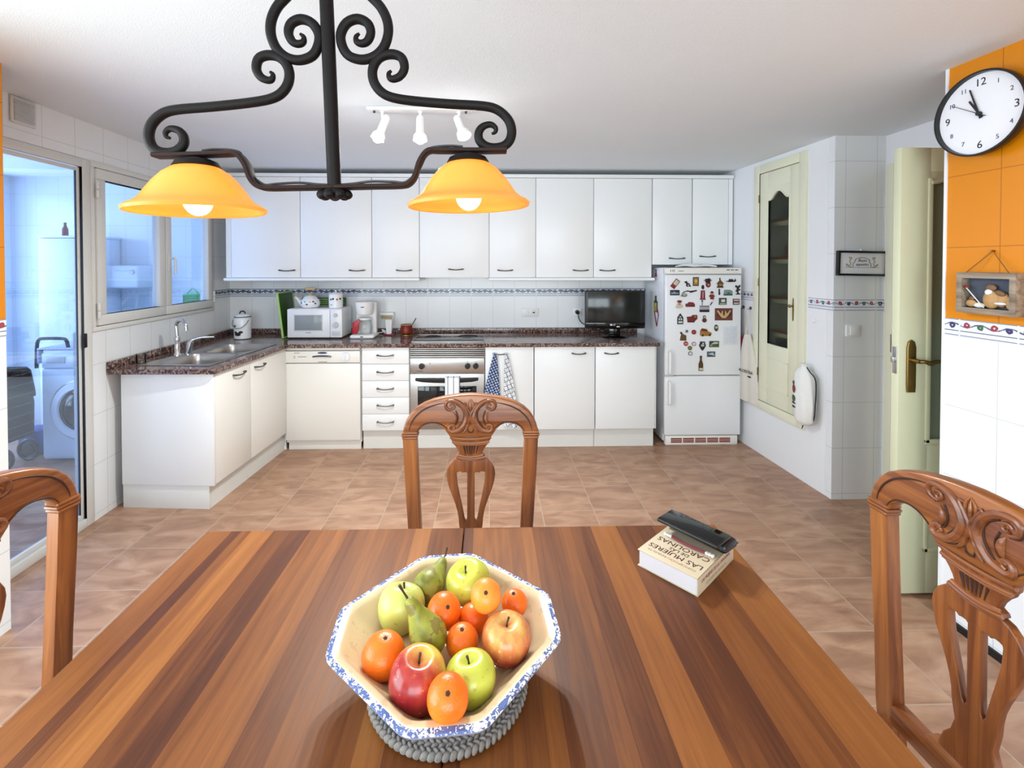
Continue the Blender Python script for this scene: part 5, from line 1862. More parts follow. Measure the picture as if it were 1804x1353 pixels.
# ================================================================ CHAIRS (carved crest, lyre splat)
def make_chair(label):
    """origin on the floor under the middle of the back; the back faces local -y, seat reaches towards -y"""
    t = thing('dining_chair', label, 'chair', group='carved wooden dining chairs around the table')
    S = 1 / 2556

    def P(cx, cy):
        return ((cx - 725) * S, 1.487 - (670 + cy / 4.833 - 466) / 529)

    # crest rail: outline half then mirrored
    top = [(725, 113), (640, 117), (560, 127), (480, 141), (400, 162), (330, 190), (265, 228), (215, 276), (180, 330), (160, 385), (150, 437)]
    low = [(278, 440), (284, 425), (305, 398), (340, 374), (385, 362), (430, 362), (470, 380), (505, 412), (530, 450), (552, 480)]
    half = top + low
    out = half + [(1450 - x, y) for x, y in reversed(half[1:])]
    pts = [P(*p) for p in out]
    # bevelled rail, gently bowed backwards
    bm = NB()
    plate(bm, [pts], 0.034, 0.007)
    obj('crest_rail', bm, 'chair_h', t)
    cr = t.children[-1]
    yf = -0.0175
    # raised edge roll and groove along the crest
    g2 = [(205, 420), (215, 375), (250, 310), (310, 252), (380, 215), (450, 193), (505, 184)]
    for mir in (0, 1):
        bm = NB()
        q = [P(1450 - x if mir else x, y) for x, y in g2]
        tube(bm, [(p[0], yf, p[1]) for p in q], [0.0008, 0.0024, 0.0024, 0.0008], 6, smooth=4)
        obj('groove', bm, 'cutline', cr)
        bm = NB()
        q = [P(1450 - x if mir else x, y) for x, y in [(268, 428), (292, 392), (330, 364), (385, 350), (440, 352), (485, 370), (522, 400), (548, 440)]]
        tube(bm, [(p[0], yf, p[1]) for p in q], [0.0008, 0.002, 0.002, 0.0008], 6, smooth=3)
        obj('groove', bm, 'cutline', cr)
    # carved scrolls
    scrolls = [
        ([(570, 245), (545, 240), (522, 222), (518, 190), (535, 168), (580, 165), (630, 185), (668, 225), (690, 280), (690, 320), (668, 370), (635, 405), (600, 420), (565, 425), (545, 408), (548, 380), (568, 368), (590, 372)], (0.003, 0.005, 0.008, 0.010, 0.009, 0.007, 0.004)),
        ([(560, 180), (610, 178), (650, 205), (672, 250), (682, 300)], (0.002, 0.004, 0.003)),
        ([(700, 190), (672, 190), (700, 240), (722, 290), (712, 330), (690, 372), (650, 415), (610, 432)], (0.002, 0.005, 0.006, 0.006, 0.004, 0.002)),
        ([(725, 330), (705, 355), (690, 400), (665, 432)], (0.004, 0.006, 0.003)),
        ([(576, 262), (592, 290), (596, 320), (588, 350), (578, 362)], (0.001, 0.006, 0.007, 0.005, 0.001)),
        ([(560, 222), (572, 232), (588, 222), (584, 200), (562, 196), (548, 208)], (0.004, 0.004, 0.003)),
        ([(572, 408), (588, 396), (584, 380), (566, 384)], (0.004, 0.004, 0.003)),
    ]
    bm = NB()
    for path, rs in scrolls:
        for mir in (0, 1):
            q = [P(1450 - x if mir else x, y) for x, y in path]
            tube(bm, [(p[0], yf - 0.0005, p[1]) for p in q], rs, 8, smooth=4, flat=1.0)
    obj('carved_scrolls', bm, 'carve', cr)
    bm = NB()
    for path, rs in (([(560, 160), (520, 175), (508, 205), (522, 240), (560, 252)], (0.002,)), ([(600, 192), (645, 225), (668, 275), (660, 335), (620, 392)], (0.0022,)),
                     ([(532, 395), (545, 425), (585, 438), (630, 432), (680, 400), (705, 372)], (0.002,)), ([(640, 182), (690, 230), (712, 290)], (0.002,)),
                     ([(705, 430), (725, 436)], (0.002,)), ([(600, 250), (618, 300), (612, 345), (598, 368)], (0.002,)), ([(712, 350), (700, 395), (706, 425)], (0.0018,))):
        for mir in (0, 1):
            q = [P(1450 - x if mir else x, y) for x, y in path]
            tube(bm, [(p[0], yf - 0.001, p[1]) for p in q], rs[0], 6, smooth=4)
    obj('carved_lines', bm, 'cutline', cr)
    bm = NB()
    for path in ([(725, 300), (705, 250), (702, 190), (725, 150)], [(725, 300), (745, 250), (748, 190), (725, 150)]):
        q = [P(*p) for p in path]
        tube(bm, [(p[0], yf - 0.001, p[1]) for p in q], (0.001, 0.003, 0.003, 0.001), 6, smooth=4)
    for cx in (725,):
        q = [P(cx, y) for y in (165, 210, 260, 300)]
        tube(bm, [(p[0], yf, p[1]) for p in q], (0.001, 0.005, 0.004, 0.001), 8, smooth=3)
    obj('carved_leaf', bm, 'chair_h', cr)

    # posts / back legs: one piece each, tapering then raking back below the seat
    for s in (-1, 1):
        bm = NB()
        secs = [(-0.5, 0, 0)]
        z_top = P(0, 470)[1]
        zs = [(z_top, 0.202, 0.0455, 0.030, 0.0), (0.78, 0.196, 0.044, 0.030, 0.0), (0.616, 0.187, 0.042, 0.030, 0.0), (0.47, 0.180, 0.042, 0.032, 0.0), (0.25, 0.180, 0.038, 0.032, 0.02), (0.0, 0.182, 0.032, 0.028, 0.07)]
        rings = []
        for z_, xc, wx, wy, yo in zs:
            rg = []
            for dx_, dy_ in ((-1, -1), (-0.8, -1), (0.8, -1), (1, -1), (1, -0.8), (1, 1), (-1, 1), (-1, -0.8)):
                rg.append(bm.verts.new((s * xc + dx_ * wx / 2, yo + dy_ * wy / 2, z_)))
            rings.append(rg)
        ring_faces(bm, rings)
        lg = obj('back_post', bm, 'chair', t)
        bm = NB()
        x0, z0 = P(725 + s * 515, 482)
        for k, (dz, ww) in enumerate(((0.0, 0.050), (0.0085, 0.056), (0.017, 0.052))):
            box(bm, s * 0.2015 - ww / 2, s * 0.2015 + ww / 2, -0.019, 0.019, z0 + dz - 0.004, z0 + dz + 0.004, 0.003)
        obj('capital', bm, 'chair_h', lg)

    # splat: urn and pierced lyre
    sp = [(552, 480), (556, 505), (568, 522), (575, 540), (600, 570), (618, 600), (628, 628), (606, 640), (600, 655), (612, 668), (580, 678), (545, 712), (522, 760), (516, 805), (524, 860), (540, 920), (566, 990), (592, 1060), (610, 1120), (620, 1180), (624, 1240), (640, 1330), (620, 1400), (585, 1450), (560, 1520), (556, 1600)]
    outp = sp + [(1450 - x, y) for x, y in reversed(sp)]
    hole = [(603, 800), (606, 788), (620, 782), (640, 782), (652, 792), (665, 788), (685, 788), (694, 796), (694, 900), (694, 1000), (694, 1100), (692, 1195), (683, 1212), (672, 1195), (652, 1090), (628, 980), (610, 890)]
    hole2 = [(1450 - x, y) for x, y in hole][::-1]
    bm = NB()
    plate(bm, [[P(*p) for p in q] for q in (outp, hole, hole2)], 0.018, 0.003, Matrix.Translation((0, 0.001, 0)) @ FRONT)
    spo = obj('splat', bm, 'chair', t)
    bm = NB()
    for y0, hw_, rr in ((484, 176, 0.005), (520, 160, 0.0045), (534, 152, 0.003)):
        q = [P(725 + hw_ * k / 4, y0 + 16 * (1 - (k / 4) ** 2)) for k in range(-4, 5)]
        tube(bm, [(p[0], -0.008, p[1]) for p in q], rr, 8)
    for y0, hw_, rr in ((634, 108, 0.005), (652, 122, 0.0045), (664, 106, 0.003)):
        q = [P(725 + hw_ * k / 4, y0 + 20 * (1 - (k / 4) ** 2)) for k in range(-4, 5)]
        tube(bm, [(p[0], -0.008, p[1]) for p in q], rr, 8)
    obj('ring_moulding', bm, 'chair_h', spo)
    bm = NB()
    for k in (-1.6, -0.9, -0.3, 0.3, 0.9, 1.6):
        q = [P(725 + k * 38, 560), P(725 + k * 32, 600), P(725 + k * 28, 628)]
        tube(bm, [(p[0], -0.0085, p[1]) for p in q], (0.003, 0.0018, 0.001), 6)
    obj('flutes', bm, 'cutline', spo)
    # shoe and rear rail
    zb = P(0, 1600)[1]
    bm = NB()
    box(bm, -0.165, 0.165, -0.016, 0.016, zb - 0.035, zb + 0.012, 0.004)
    box(bm, -0.085, 0.085, -0.020, 0.020, zb + 0.010, zb + 0.024, 0.006)
    obj('rear_rail', bm, 'chair_h', t)
    # seat, front legs, side rails
    bm = NB()
    prism(bm, [(-0.20, -0.43), (0.20, -0.43), (0.182, -0.11), (-0.182, -0.11)], 0.40, 0.448)
    for s in (-1, 1):
        box(bm, s * 0.17 - 0.012, s * 0.17 + 0.012, -0.12, 0.0, 0.402, 0.446, 0.003)
    obj('seat_frame', bm, 'chair_h', t)
    bm = NB()
    box(bm, -0.18, 0.18, -0.42, -0.12, 0.448, 0.470, 0.010, 3)
    obj('seat_pad', bm, 'seatpad', t)
    for s in (-1, 1):
        bm = NB()
        lathe(bm, [(0.016, 0), (0.022, 0.02), (0.017, 0.06), (0.024, 0.30), (0.028, 0.40)], 16)
        obj('front_leg', bm, 'chair', t, loc=(s * 0.172, -0.40, 0))
        bm = NB()
        cyl(bm, (s * 0.175, -0.39, 0.18), (s * 0.18, 0.02, 0.18), 0.011, seg=12)
        obj('stretcher', bm, 'chair', t)
    return t


c0 = make_chair('carved wooden chair behind the far edge of the table, in front of the oven')
c0.location = (-0.062, 1.555, 0)
c1 = copy_tree(c0)
c1['label'] = 'carved wooden chair at the right side of the table, nearest the orange wall'
c1.location = (0.938, 0.862, 0)
c1.rotation_euler = (0, 0, R(-87))
c2 = copy_tree(c0)
c2['label'] = 'carved wooden chair at the left side of the table, partly out of frame'
c2.location = (-1.043, 0.923, 0)
c2.rotation_euler = (0, 0, R(81))

# ================================================================ CHANDELIER
HB_ = (-0.3345, 1.02, 1.650)
t = thing('pendant_lamp', 'two-arm wrought iron pendant lamp with amber glass shades over the table', 'lamp', HB_, 0, rot=(0, R(-1.4), R(0.8)))
K = 1.02 / 821.0


def q_(cx, cy):
    """from a point of the scroll drawing (left half) to lamp metres"""
    u, v = 220 + cx / 3.221, cy / 3.221
    return ((u - 590) * K * 0.95, (338 - v) * K)


rod = obj('rod', cyl(NB(), (0, 0, 0), (-0.008, 0, CEIL - 1.643 - 0.02), 0.0145, seg=18), 'iron', t)
bm = NB()
lathe(bm, [(0.055, CEIL - 1.643 - 0.045), (0.05, CEIL - 1.643 - 0.02), (0.06, CEIL - 1.643 - 0.001)], 28)
obj('ceiling_rose', bm, 'iron', t)
up1 = [(1020, 222), (1040, 240), (1036, 268), (1005, 278), (972, 262), (953, 215), (972, 165), (1030, 142), (1092, 165), (1128, 225), (1122, 290), (1085, 345), (1010, 368), (935, 350), (880, 300), (852, 225), (856, 150), (890, 78), (940, 25), (1000, -30), (1060, -90), (1110, -170), (1130, -280)]
up2 = [(840, 430), (856, 447), (848, 472), (822, 476), (785, 458), (762, 415), (775, 362), (820, 340), (880, 345), (925, 375), (950, 430), (942, 495), (900, 550), (830, 582), (700, 602), (500, 620), (300, 634), (215, 658), (155, 712), (136, 775), (150, 830), (190, 862), (250, 870), (300, 856), (332, 822), (332, 780), (305, 748), (260, 738), (232, 758), (235, 782), (256, 790)]
for s in (1, -1):
    for path, rs, nm in ((up1, [0.003, 0.0075, 0.0095] + [0.0105] * 8, 'upper_scroll'), (up2, [0.003, 0.0075, 0.0095] + [0.0105] * 8 + [0.009, 0.006, 0.003], 'lower_scroll')):
        bm = NB()
        q = [q_(*p) for p in path]
        tube(bm, [(s * p[0], 0, p[1]) for p in q], rs, 12, smooth=4)
        obj(nm, bm, 'iron', t)
    # flat strap arm
    arm = [(170, 886), (330, 886), (560, 882), (620, 880), (655, 898), (690, 950), (715, 1020), (750, 1062), (800, 1076), (950, 1077), (1110, 1078), (1190, 1078)]
    q = [q_(*p) for p in arm]
    bm = NB()
    tube(bm, [(s * p[0], 0, p[1]) for p in q], 0.0165, 10, smooth=4, flat=0.30, up=(0, 0, 1) if False else None)
    # the sweep starts with its flat side up: rebuild with an explicit frame
    bm.free()
    bm = NB()
    P3 = smooth_path([(s * p[0], 0, p[1]) for p in q], 4)
    rings = []
    for i, p in enumerate(P3):
        d = (P3[min(i + 1, len(P3) - 1)] - P3[max(i - 1, 0)]).normalized()
        nn_ = Vector((0, 1, 0)).cross(d)
        rings.append([bm.verts.new(p + Vector((0, 1, 0)) * (0.0165 * a) + nn_ * (0.0048 * b)) for a, b in ((-1, -0.6), (-0.8, -1), (0.8, -1), (1, -0.6), (1, 0.6), (0.8, 1), (-0.8, 1), (-1, 0.6))])
    ring_faces(bm, rings)
    ar = obj('strap_arm', bm, 'iron_rust', t)
    bm = NB()
    w_ = [(430, 868), (500, 862), (600, 868), (650, 888), (665, 940), (700, 1000), (775, 1062), (850, 1060), (980, 1056), (1080, 1066), (1170, 1072)]
    q = [q_(*p) for p in w_]
    tube(bm, [(s * p[0], 0.004, p[1] + 0.004) for p in q], 0.0028, 6, smooth=4)
    obj('flex', bm, 'black', ar)
    # shade
    ux, uz = q_(425, 905)
    sx_ = s * abs(ux) * 1.03
    bm = NB()
    M = Matrix.Translation((sx_, 0, 0))
    z0 = q_(0, 888)[1]
    lathe(bm, [(0.012, z0 - 0.004), (0.026, z0 - 0.008), (0.040, z0 - 0.014), (0.046, z0 - 0.024), (0.038, z0 - 0.026), (0.01, z0 - 0.022)], 36, M)
    obj('gallery_cap', bm, 'iron', t)
    bm = NB()
    pr = [(0.030, -0.022), (0.046, -0.027), (0.064, -0.040), (0.080, -0.058), (0.094, -0.078), (0.104, -0.094), (0.116, -0.104), (0.128, -0.110), (0.133, -0.115), (0.131, -0.121)]
    inner = [(r - 0.004, z_ + 0.0005) for r, z_ in pr[::-1]]
    inner[0] = (0.125, -0.120)
    lathe(bm, [(r, z0 + z_) for r, z_ in pr + inner], 64, M, cap=False)
    obj('glass_shade', bm, 'amber', t)
    bm = NB()
    ball(bm, (sx_, 0, z0 - 0.098), 0.028, (1, 1, 1.1), 20)
    lathe(bm, [(0.012, z0 - 0.03), (0.013, z0 - 0.06), (0.020, z0 - 0.078)], 16, M)
    obj('light_bulb', bm, 'bulb', t)
bm = NB()
for i in range(7):
    a = 2 * PI * i / 7
    ball(bm, (0.026 * math.cos(a), 0.020 * math.sin(a), -0.012), 0.0125, (1, 1, 0.85), 12)
ball(bm, (0, 0, -0.008), 0.024, (1.1, 1, 0.6), 16)
obj('knot_boss', bm, 'iron', t)
LM = Matrix.Translation(HB_) @ Matrix.Rotation(R(0.8), 4, 'Z') @ Matrix.Rotation(R(-1.4), 4, 'Y')
for s in (-1, 1):
    p = LM @ Vector((s * abs(q_(425, 905)[0]) * 1.03, 0, q_(0, 888)[1] - 0.098))
    bulb('pendant_bulb', p, 3.2, (1.0, 0.84, 0.58), 0.03)

# ================================================================ CEILING SPOTS
t = thing('ceiling_spotlight_bar', 'white ceiling bar with three swivelling spotlights', 'lamp', (-0.355, 2.43, CEIL), R(0))
obj('bar', box(NB(), -0.27, 0.27, -0.035, 0.035, -0.018, -0.0005, 0.006), 'white', t)
for s in (-1, 1):
    obj('fixing_screw', cyl(NB(), (s * 0.235, -0.01, -0.018), (s * 0.235, -0.01, -0.028), 0.006, seg=10), 'rubber', t)
spotdir = [Vector((-0.38, -0.15, -1)), Vector((0.02, -0.2, -1)), Vector((0.38, -0.45, -1))]
for k, xx in enumerate((-0.195, 0.0, 0.20)):
    bm = NB()
    cyl(bm, (xx, 0, -0.016), (xx, 0, -0.055), 0.008, 0.007, 14)
    cyl(bm, (xx, 0, -0.012), (xx, 0, -0.024), 0.014, 0.012, 14)
    arm_ = obj('spot_arm', bm, 'white', t)
    d = spotdir[k].normalized()
    top = Vector((xx + (0.024 if k == 0 else -0.012 if k == 2 else 0.0), -0.008, -0.048))
    Mq = Matrix.Translation(top) @ d.to_track_quat('Z', 'Y').to_matrix().to_4x4()
    bm = NB()
    lathe(bm, [(0.010, -0.008), (0.018, 0.0), (0.020, 0.01), (0.021, 0.085), (0.026, 0.092), (0.034, 0.105), (0.036, 0.128), (0.030, 0.128), (0.028, 0.11)], 28, Mq)
    sh_ = obj('spot_shade', bm, 'white', arm_)
    bm = NB()
    ball(bm, Mq @ Vector((0, 0, 0.122)), 0.026, (1, 1, 1), 18)
    obj('light_bulb', bm, 'bulb_spot', arm_)
    l = bpy.data.lights.new('spot', 'SPOT')
    l.energy = 92
    l.color = (0.95, 1.0, 0.97)
    l.spot_size = R(140)
    l.spot_blend = 0.8
    l.shadow_soft_size = 0.03
    lo = bpy.data.objects.new('spot', l)
    lo.matrix_world = Matrix.Translation(Vector(t.location) + Mq @ Vector((0, 0, 0.155))) @ (-d).to_track_quat('Z', 'Y').to_matrix().to_4x4()
    COL.objects.link(lo)
    bulb('spot_bulb_glow', Vector(t.location) + Mq @ Vector((0, 0, 0.165)), 1.1, (1.0, 0.99, 0.95), 0.03)

# ================================================================ ON THE TABLE
# braided trivet
tb = NB()
ball(tb, (0, 0, 0), 1, (1, 1, 1), 8)
tv = [v_.co.copy() for v_ in tb.verts]
tf = [[v_.index for v_ in f_.verts] for f_ in tb.faces]
tb.free()
VV, FF = [], []
for k, rr in enumerate((0.132, 0.119, 0.106, 0.093, 0.080, 0.067)):
    n = int(2 * PI * rr / 0.0105)
    for i in range(n):
        for lay in (-1, 1):
            a = 2 * PI * (i + (0.25 if lay > 0 else -0.25)) / n
            c = Vector((rr * math.cos(a) + lay * 0.0030 * math.cos(a), rr * math.sin(a) + lay * 0.0030 * math.sin(a), 0.0085))
            M = Matrix.Translation(c) @ Matrix.Rotation(a + PI / 2 + lay * 0.6, 4, 'Z') @ Matrix.Diagonal((0.0078, 0.0040, 0.0070, 1))
            b0 = len(VV)
            VV += [M @ v_ for v_ in tv]
            FF += [[b0 + q for q in f_] for f_ in tf]
me_ = bpy.data.meshes.new('braid')
me_.from_pydata(VV, [], FF)
bm = NB()
bm.from_mesh(me_)
lathe(bm, [(0.128, 0.001), (0.131, 0.006), (0.128, 0.010), (0.01, 0.010)], 40)
g = G('grey_braided_cord', 0.85)
x, y, z, v = g.xyz()
g.color(g.mix(g.noise(v, 60, 3), C(96, 92, 88), C(146, 142, 137)))
g.bump(g.noise(v, 320, 2), 0.5, 0.002)
MAT['cord'] = g.m
BC = (-0.076, 0.822)
t = thing('braided_trivet', 'round grey braided cord trivet under the fruit bowl', 'trivet', (BC[0] + 0.004, BC[1] - 0.008, TZ + 0.0005))
o = obj('braid', bm, 'cord', t)
o['kind'] = 'stuff'

# octagonal fruit bowl
g = G('cream_glazed_earthenware', 0.18)
x, y, z, v = g.xyz()
f = g.noise(v, 22, 4, 0.5)
g.color(g.mix(g.m_('MULTIPLY', g.m_('GREATER_THAN', g.noise(v, 55, 4), 0.62), 0.28), C(212, 190, 154), C(166, 136, 102)))
MAT['glaze'] = g.m
g = G('blue_sponged_rim', 0.18)
x, y, z, v = g.xyz()
f = g.noise(g.mapv(v, (1, 1, 1)), 120, 3, 1.5, 0.6)
f2 = g.noise(v, 40, 2)
m1 = g.m_('GREATER_THAN', g.m_('ADD', f, g.m_('MULTIPLY', g.m_('SUBTRACT', f2, 0.5), 0.35)), 0.475)
g.color(g.mix(m1, C(236, 234, 230), g.mix(f2, C(44, 60, 122), C(104, 126, 180))))
MAT['sponge'] = g.m
g = G('pale_blue_glaze', 0.18)
x, y, z, v = g.xyz()
g.color(g.mix(g.noise(v, 26, 3), C(150, 170, 212), C(226, 232, 240)))
MAT['bowl_out'] = g.m
BROT = R(4.5)


def octa(a, c, z):
    """square of half width a with corners cut at distance c, turned 45 deg"""
    k = c * math.sqrt(2) - a
    pts = [(a, -k), (a, k), (k, a), (-k, a), (-a, k), (-a, -k), (-k, -a), (k, -a)]
    out = []
    for i in range(8):
        p, q = Vector(pts[i - 1]), Vector(pts[i])
        nx_ = Vector(pts[(i + 1) % 8])
        d1, d2 = (p - q).normalized(), (nx_ - q).normalized()
        rr = min((p - q).length, (nx_ - q).length) * 0.16
        for s in range(5):
            u = s / 4
            out.append((q + d1 * rr) * (1 - u) ** 2 + q * 2 * u * (1 - u) + (q + d2 * rr) * u ** 2)
    r = Matrix.Rotation(R(45), 2)
    return [(r @ p).to_3d() + Vector((0, 0, z)) for p in out]


def loft(secs, closed=False, cap=True):
    bm = NB()
    rings = [[bm.verts.new(p) for p in s] for s in secs]
    ring_faces(bm, rings, closed, cap)
    return bm


BZ = TZ + 0.0185
t = thing('fruit_bowl', 'octagonal cream earthenware fruit bowl with blue sponged rim on the trivet', 'bowl', (BC[0], BC[1], BZ), BROT)
ZR = 0.080
bm = loft([octa(0.090, 0.098, 0), octa(0.095, 0.104, 0.004), octa(0.115, 0.126, 0.025), octa(0.142, 0.157, 0.056), octa(0.154, 0.171, 0.066), octa(0.1755, 0.194, ZR - 0.008), octa(0.1785, 0.1975, ZR - 0.002)], cap=True)
# open the top: remove last cap
bm.faces.ensure_lookup_table()
bmesh.ops.delete(bm, geom=[bm.faces[-1]], context='FACES_ONLY')
obj('outer_wall', bm, 'bowl_out', t, ang=60)
bm = loft([octa(0.1785, 0.1975, ZR - 0.002), octa(0.1775, 0.1965, ZR + 0.001), octa(0.170, 0.188, ZR + 0.0015)], cap=False)
obj('sponged_rim', bm, 'sponge', t, ang=60)
bm = loft([octa(0.170, 0.188, ZR + 0.0015), octa(0.160, 0.177, ZR), octa(0.1555, 0.172, ZR - 0.003), octa(0.1525, 0.169, ZR - 0.008), octa(0.138, 0.152, 0.058), octa(0.118, 0.130, 0.038), octa(0.108, 0.119, 0.031), octa(0.098, 0.108, 0.029)], cap=False)
bm.verts.ensure_lookup_table()
bm.faces.new(bm.verts[-40:])
obj('inner_wall', bm, 'glaze', t, ang=50)


# fruit
def fruit_mat(name, stops, scale=6, axis_mix=None, rough=0.3, speck=None, bump=0.0):
    g = G(name, rough)
    x, y, z, v = g.xyz()
    f = g.noise(v, scale, 4, 0.4)
    if axis_mix:
        ang_ = g.m_('ADD', g.m_('MULTIPLY', x, axis_mix[0]), g.m_('ADD', g.m_('MULTIPLY', y, axis_mix[1]), g.m_('MULTIPLY', z, axis_mix[2])))
        st = g.noise(g.mapv(v, (70, 70, 6)), 1, 3)
        f = g.m_('ADD', g.m_('ADD', g.m_('MULTIPLY', f, 0.5), g.m_('MULTIPLY', st, 0.25)), g.m_('ADD', ang_, 0.12))
    col = g.ramp(f, stops)
    if speck:
        sp = g.m_('GREATER_THAN', g.noise(v, speck[1], 3), speck[2])
        col = g.mix(g.m_('MULTIPLY', sp, 0.6), col, C(*speck[0]))
    g.color(col)
    if bump:
        g.bump(g.noise(v, 240, 2), bump, 0.002)
    g.b.inputs['Subsurface Weight'].default_value = 0.05
    g.b.inputs['Subsurface Radius'].default_value = (0.01, 0.006, 0.003)
    return g.m


MAT['orange'] = fruit_mat('orange_peel', [(0.3, C(236, 96, 14)), (0.7, C(250, 132, 28))], 8, None, 0.34, ((120, 70, 20), 60, 0.74), 0.35)
MAT['orange_light'] = fruit_mat('light_orange_peel', [(0.3, C(240, 128, 34)), (0.7, C(250, 160, 66))], 8, None, 0.36, ((130, 90, 30), 60, 0.74), 0.35)
MAT['apple_red'] = fruit_mat('red_blush_apple_skin', [(0.26, C(128, 22, 34)), (0.46, C(168, 52, 46)), (0.60, C(206, 124, 70)), (0.78, C(214, 190, 84))], 12, (5.0, -1.0, 3.0), 0.22, ((230, 200, 150), 160, 0.70))
MAT['apple_red2'] = fruit_mat('striped_red_apple_skin', [(0.28, C(132, 28, 30)), (0.50, C(172, 60, 44)), (0.66, C(204, 126, 70)), (0.84, C(220, 190, 110))], 12, (-1.0, -1.0, 7.5), 0.25, ((230, 200, 150), 160, 0.70))
MAT['apple_green'] = fruit_mat('yellow_green_apple_skin', [(0.3, C(176, 186, 62)), (0.6, C(202, 204, 84)), (0.8, C(212, 204, 96))], 10, None, 0.26, ((150, 150, 60), 130, 0.66))
MAT['apple_pale'] = fruit_mat('pale_green_apple_skin', [(0.3, C(186, 196, 98)), (0.7, C(206, 208, 122))], 10, None, 0.3, ((150, 160, 80), 120, 0.66))
MAT['pear'] = fruit_mat('mottled_green_pear_skin', [(0.3, C(96, 96, 30)), (0.48, C(138, 142, 46)), (0.7, C(168, 168, 76))], 30, None, 0.45, ((108, 84, 52), 44, 0.56))
MAT['stem'] = plain('brown_fruit_stem', (62, 42, 26), 0.8)


def frot(nrm, spin=0.0):
    return Vector(nrm).normalized().to_track_quat('Z', 'Y').to_euler()


def apple(name, loc, r, m, up, label, grp, h=0.95, seed=0, taper=0.12):
    t = thing(name, label, 'fruit' if False else name.split('_')[-1], loc, 0, grp)
    t.rotation_euler = frot(up)
    bm = NB()
    rnd = random.Random(seed)
    ph0, am = rnd.random() * 6, 0.02
    rings = []
    N, Mm = 36, 28
    for i in range(Mm + 1):
        ph = 0.02 + (PI - 0.04) * i / Mm
        ro = r * (1 - 0.40 * math.exp(-(ph / 0.36) ** 2) - 0.26 * math.exp(-((PI - ph) / 0.34) ** 2))
        rg = []
        for k in range(N):
            th = 2 * PI * k / N
            lob = 1 + am * math.sin(th * 2 + ph0) + (0.02 * math.cos(5 * th + ph0)) * (i / Mm) ** 2
            q = ro * math.sin(ph) * (1 + taper * math.cos(ph)) * lob
            rg.append(bm.verts.new((q * math.cos(th), q * math.sin(th), ro * math.cos(ph) * h)))
        rings.append(rg)
    ring_faces(bm, rings)
    obj('flesh', bm, m, t)
    obj('stem', tube(NB(), [(0, 0, r * 0.50), (0.001, 0.001, r * 0.75), (0.004, 0.002, r * 0.98)], [0.0018, 0.0014, 0.0022], 8, smooth=3), 'stem', t)
    return t


def orange(loc, r, m, up, label, grp='oranges and mandarins in the bowl', sq=0.93, name='orange'):
    t = thing(name, label, name, loc, 0, grp)
    t.rotation_euler = frot(up)
    bm = NB()
    rings = []
    for i in range(25):
        ph = 0.02 + (PI - 0.04) * i / 24
        ro = r * (1 - 0.05 * math.exp(-(ph / 0.22) ** 2))
        rings.append([bm.verts.new((ro * math.sin(ph) * math.cos(2 * PI * k / 32), ro * math.sin(ph) * math.sin(2 * PI * k / 32), ro * math.cos(ph) * sq)) for k in range(32)])
    ring_faces(bm, rings)
    obj('peel', bm, m, t)
    bm = NB()
    for k in range(5):
        ball(bm, (0.0018 * math.cos(k * 1.26), 0.0018 * math.sin(k * 1.26), r * 0.885), 0.0017, (1.2, 1.2, 0.8), 8)
    obj('calyx', bm, 'stem', t)
    return t


def pear(loc, r, L, up, label, bendx=0.15):
    t = thing('pear', label, 'pear', loc, 0, 'pears in the bowl')
    t.rotation_euler = frot(up)
    bm = NB()
    prof = [(0.06, -0.98), (0.35, -0.97), (0.68, -0.84), (0.93, -0.50), (1.0, -0.10), (0.93, 0.30), (0.74, 0.75), (0.54, 1.2), (0.42, 1.6), (0.34, 1.95), (0.22, 2.2), (0.05, 2.28)]
    P3 = smooth_path([(a, 0, b) for a, b in prof], 3)
    rings = []
    for p in P3:
        off = bendx * r * max(0, p.z) ** 2 / 4
        rings.append([bm.verts.new((p.x * r * math.cos(2 * PI * k / 28) + off, p.x * r * math.sin(2 * PI * k / 28), p.z * r * L)) for k in range(28)])
    ring_faces(bm, rings)
    obj('flesh', bm, 'pear', t)
    zt = 2.25 * r * L
    ox = bendx * r * 1.25
    obj('stem', tube(NB(), [(ox, 0, zt - 0.004), (ox + 0.003, 0, zt + 0.012), (ox + 0.008, 0.002, zt + 0.028)], [0.0022, 0.0016, 0.0026], 8, smooth=3), 'stem', t)
    return t


FRUIT_GO = True
apple('apple', (-0.0413, 0.9270, 0.8480), 0.0439, 'apple_green', (-0.25, -0.25, 1), 'large yellow-green apple at the back of the bowl', 'apples in the bowl', seed=1)
apple('apple', (-0.1672, 0.8750, 0.8380), 0.0428, 'apple_pale', (0.2, 0.35, 1), 'pale green apple at the left behind the upright pear', 'apples in the bowl', seed=2, h=1.05)
apple('apple', (0.0290, 0.7910, 0.8420), 0.0413, 'apple_red2', (0.02, -0.12, 1), 'red and cream apple at the right side of the bowl', 'apples in the bowl', seed=3, h=1.0)
apple('apple', (-0.1120, 0.7180, 0.8380), 0.0444, 'apple_red', (0.10, -0.05, 1), 'large dark red apple at the front left of the bowl', 'apples in the bowl', seed=4, h=1.08)
apple('apple', (-0.0290, 0.7240, 0.8340), 0.0388, 'apple_green', (-0.15, 0.10, 1), 'yellow-green apple at the front right of the bowl', 'apples in the bowl', seed=5, h=1.0, taper=0.16)
orange((-0.0836, 0.8507, 0.8490), 0.0310, 'orange', (0.3, -0.6, 0.7), 'orange in the very middle of the bowl with dark specks')
orange((-0.0062, 0.8359, 0.8870), 0.0279, 'orange_light', (0.0, -0.7, 0.7), 'light orange mandarin lying on top at the right')
orange((0.0475, 0.8692, 0.8480), 0.0243, 'orange', (-0.1, -0.2, 1), 'small orange mandarin at the far right of the bowl')
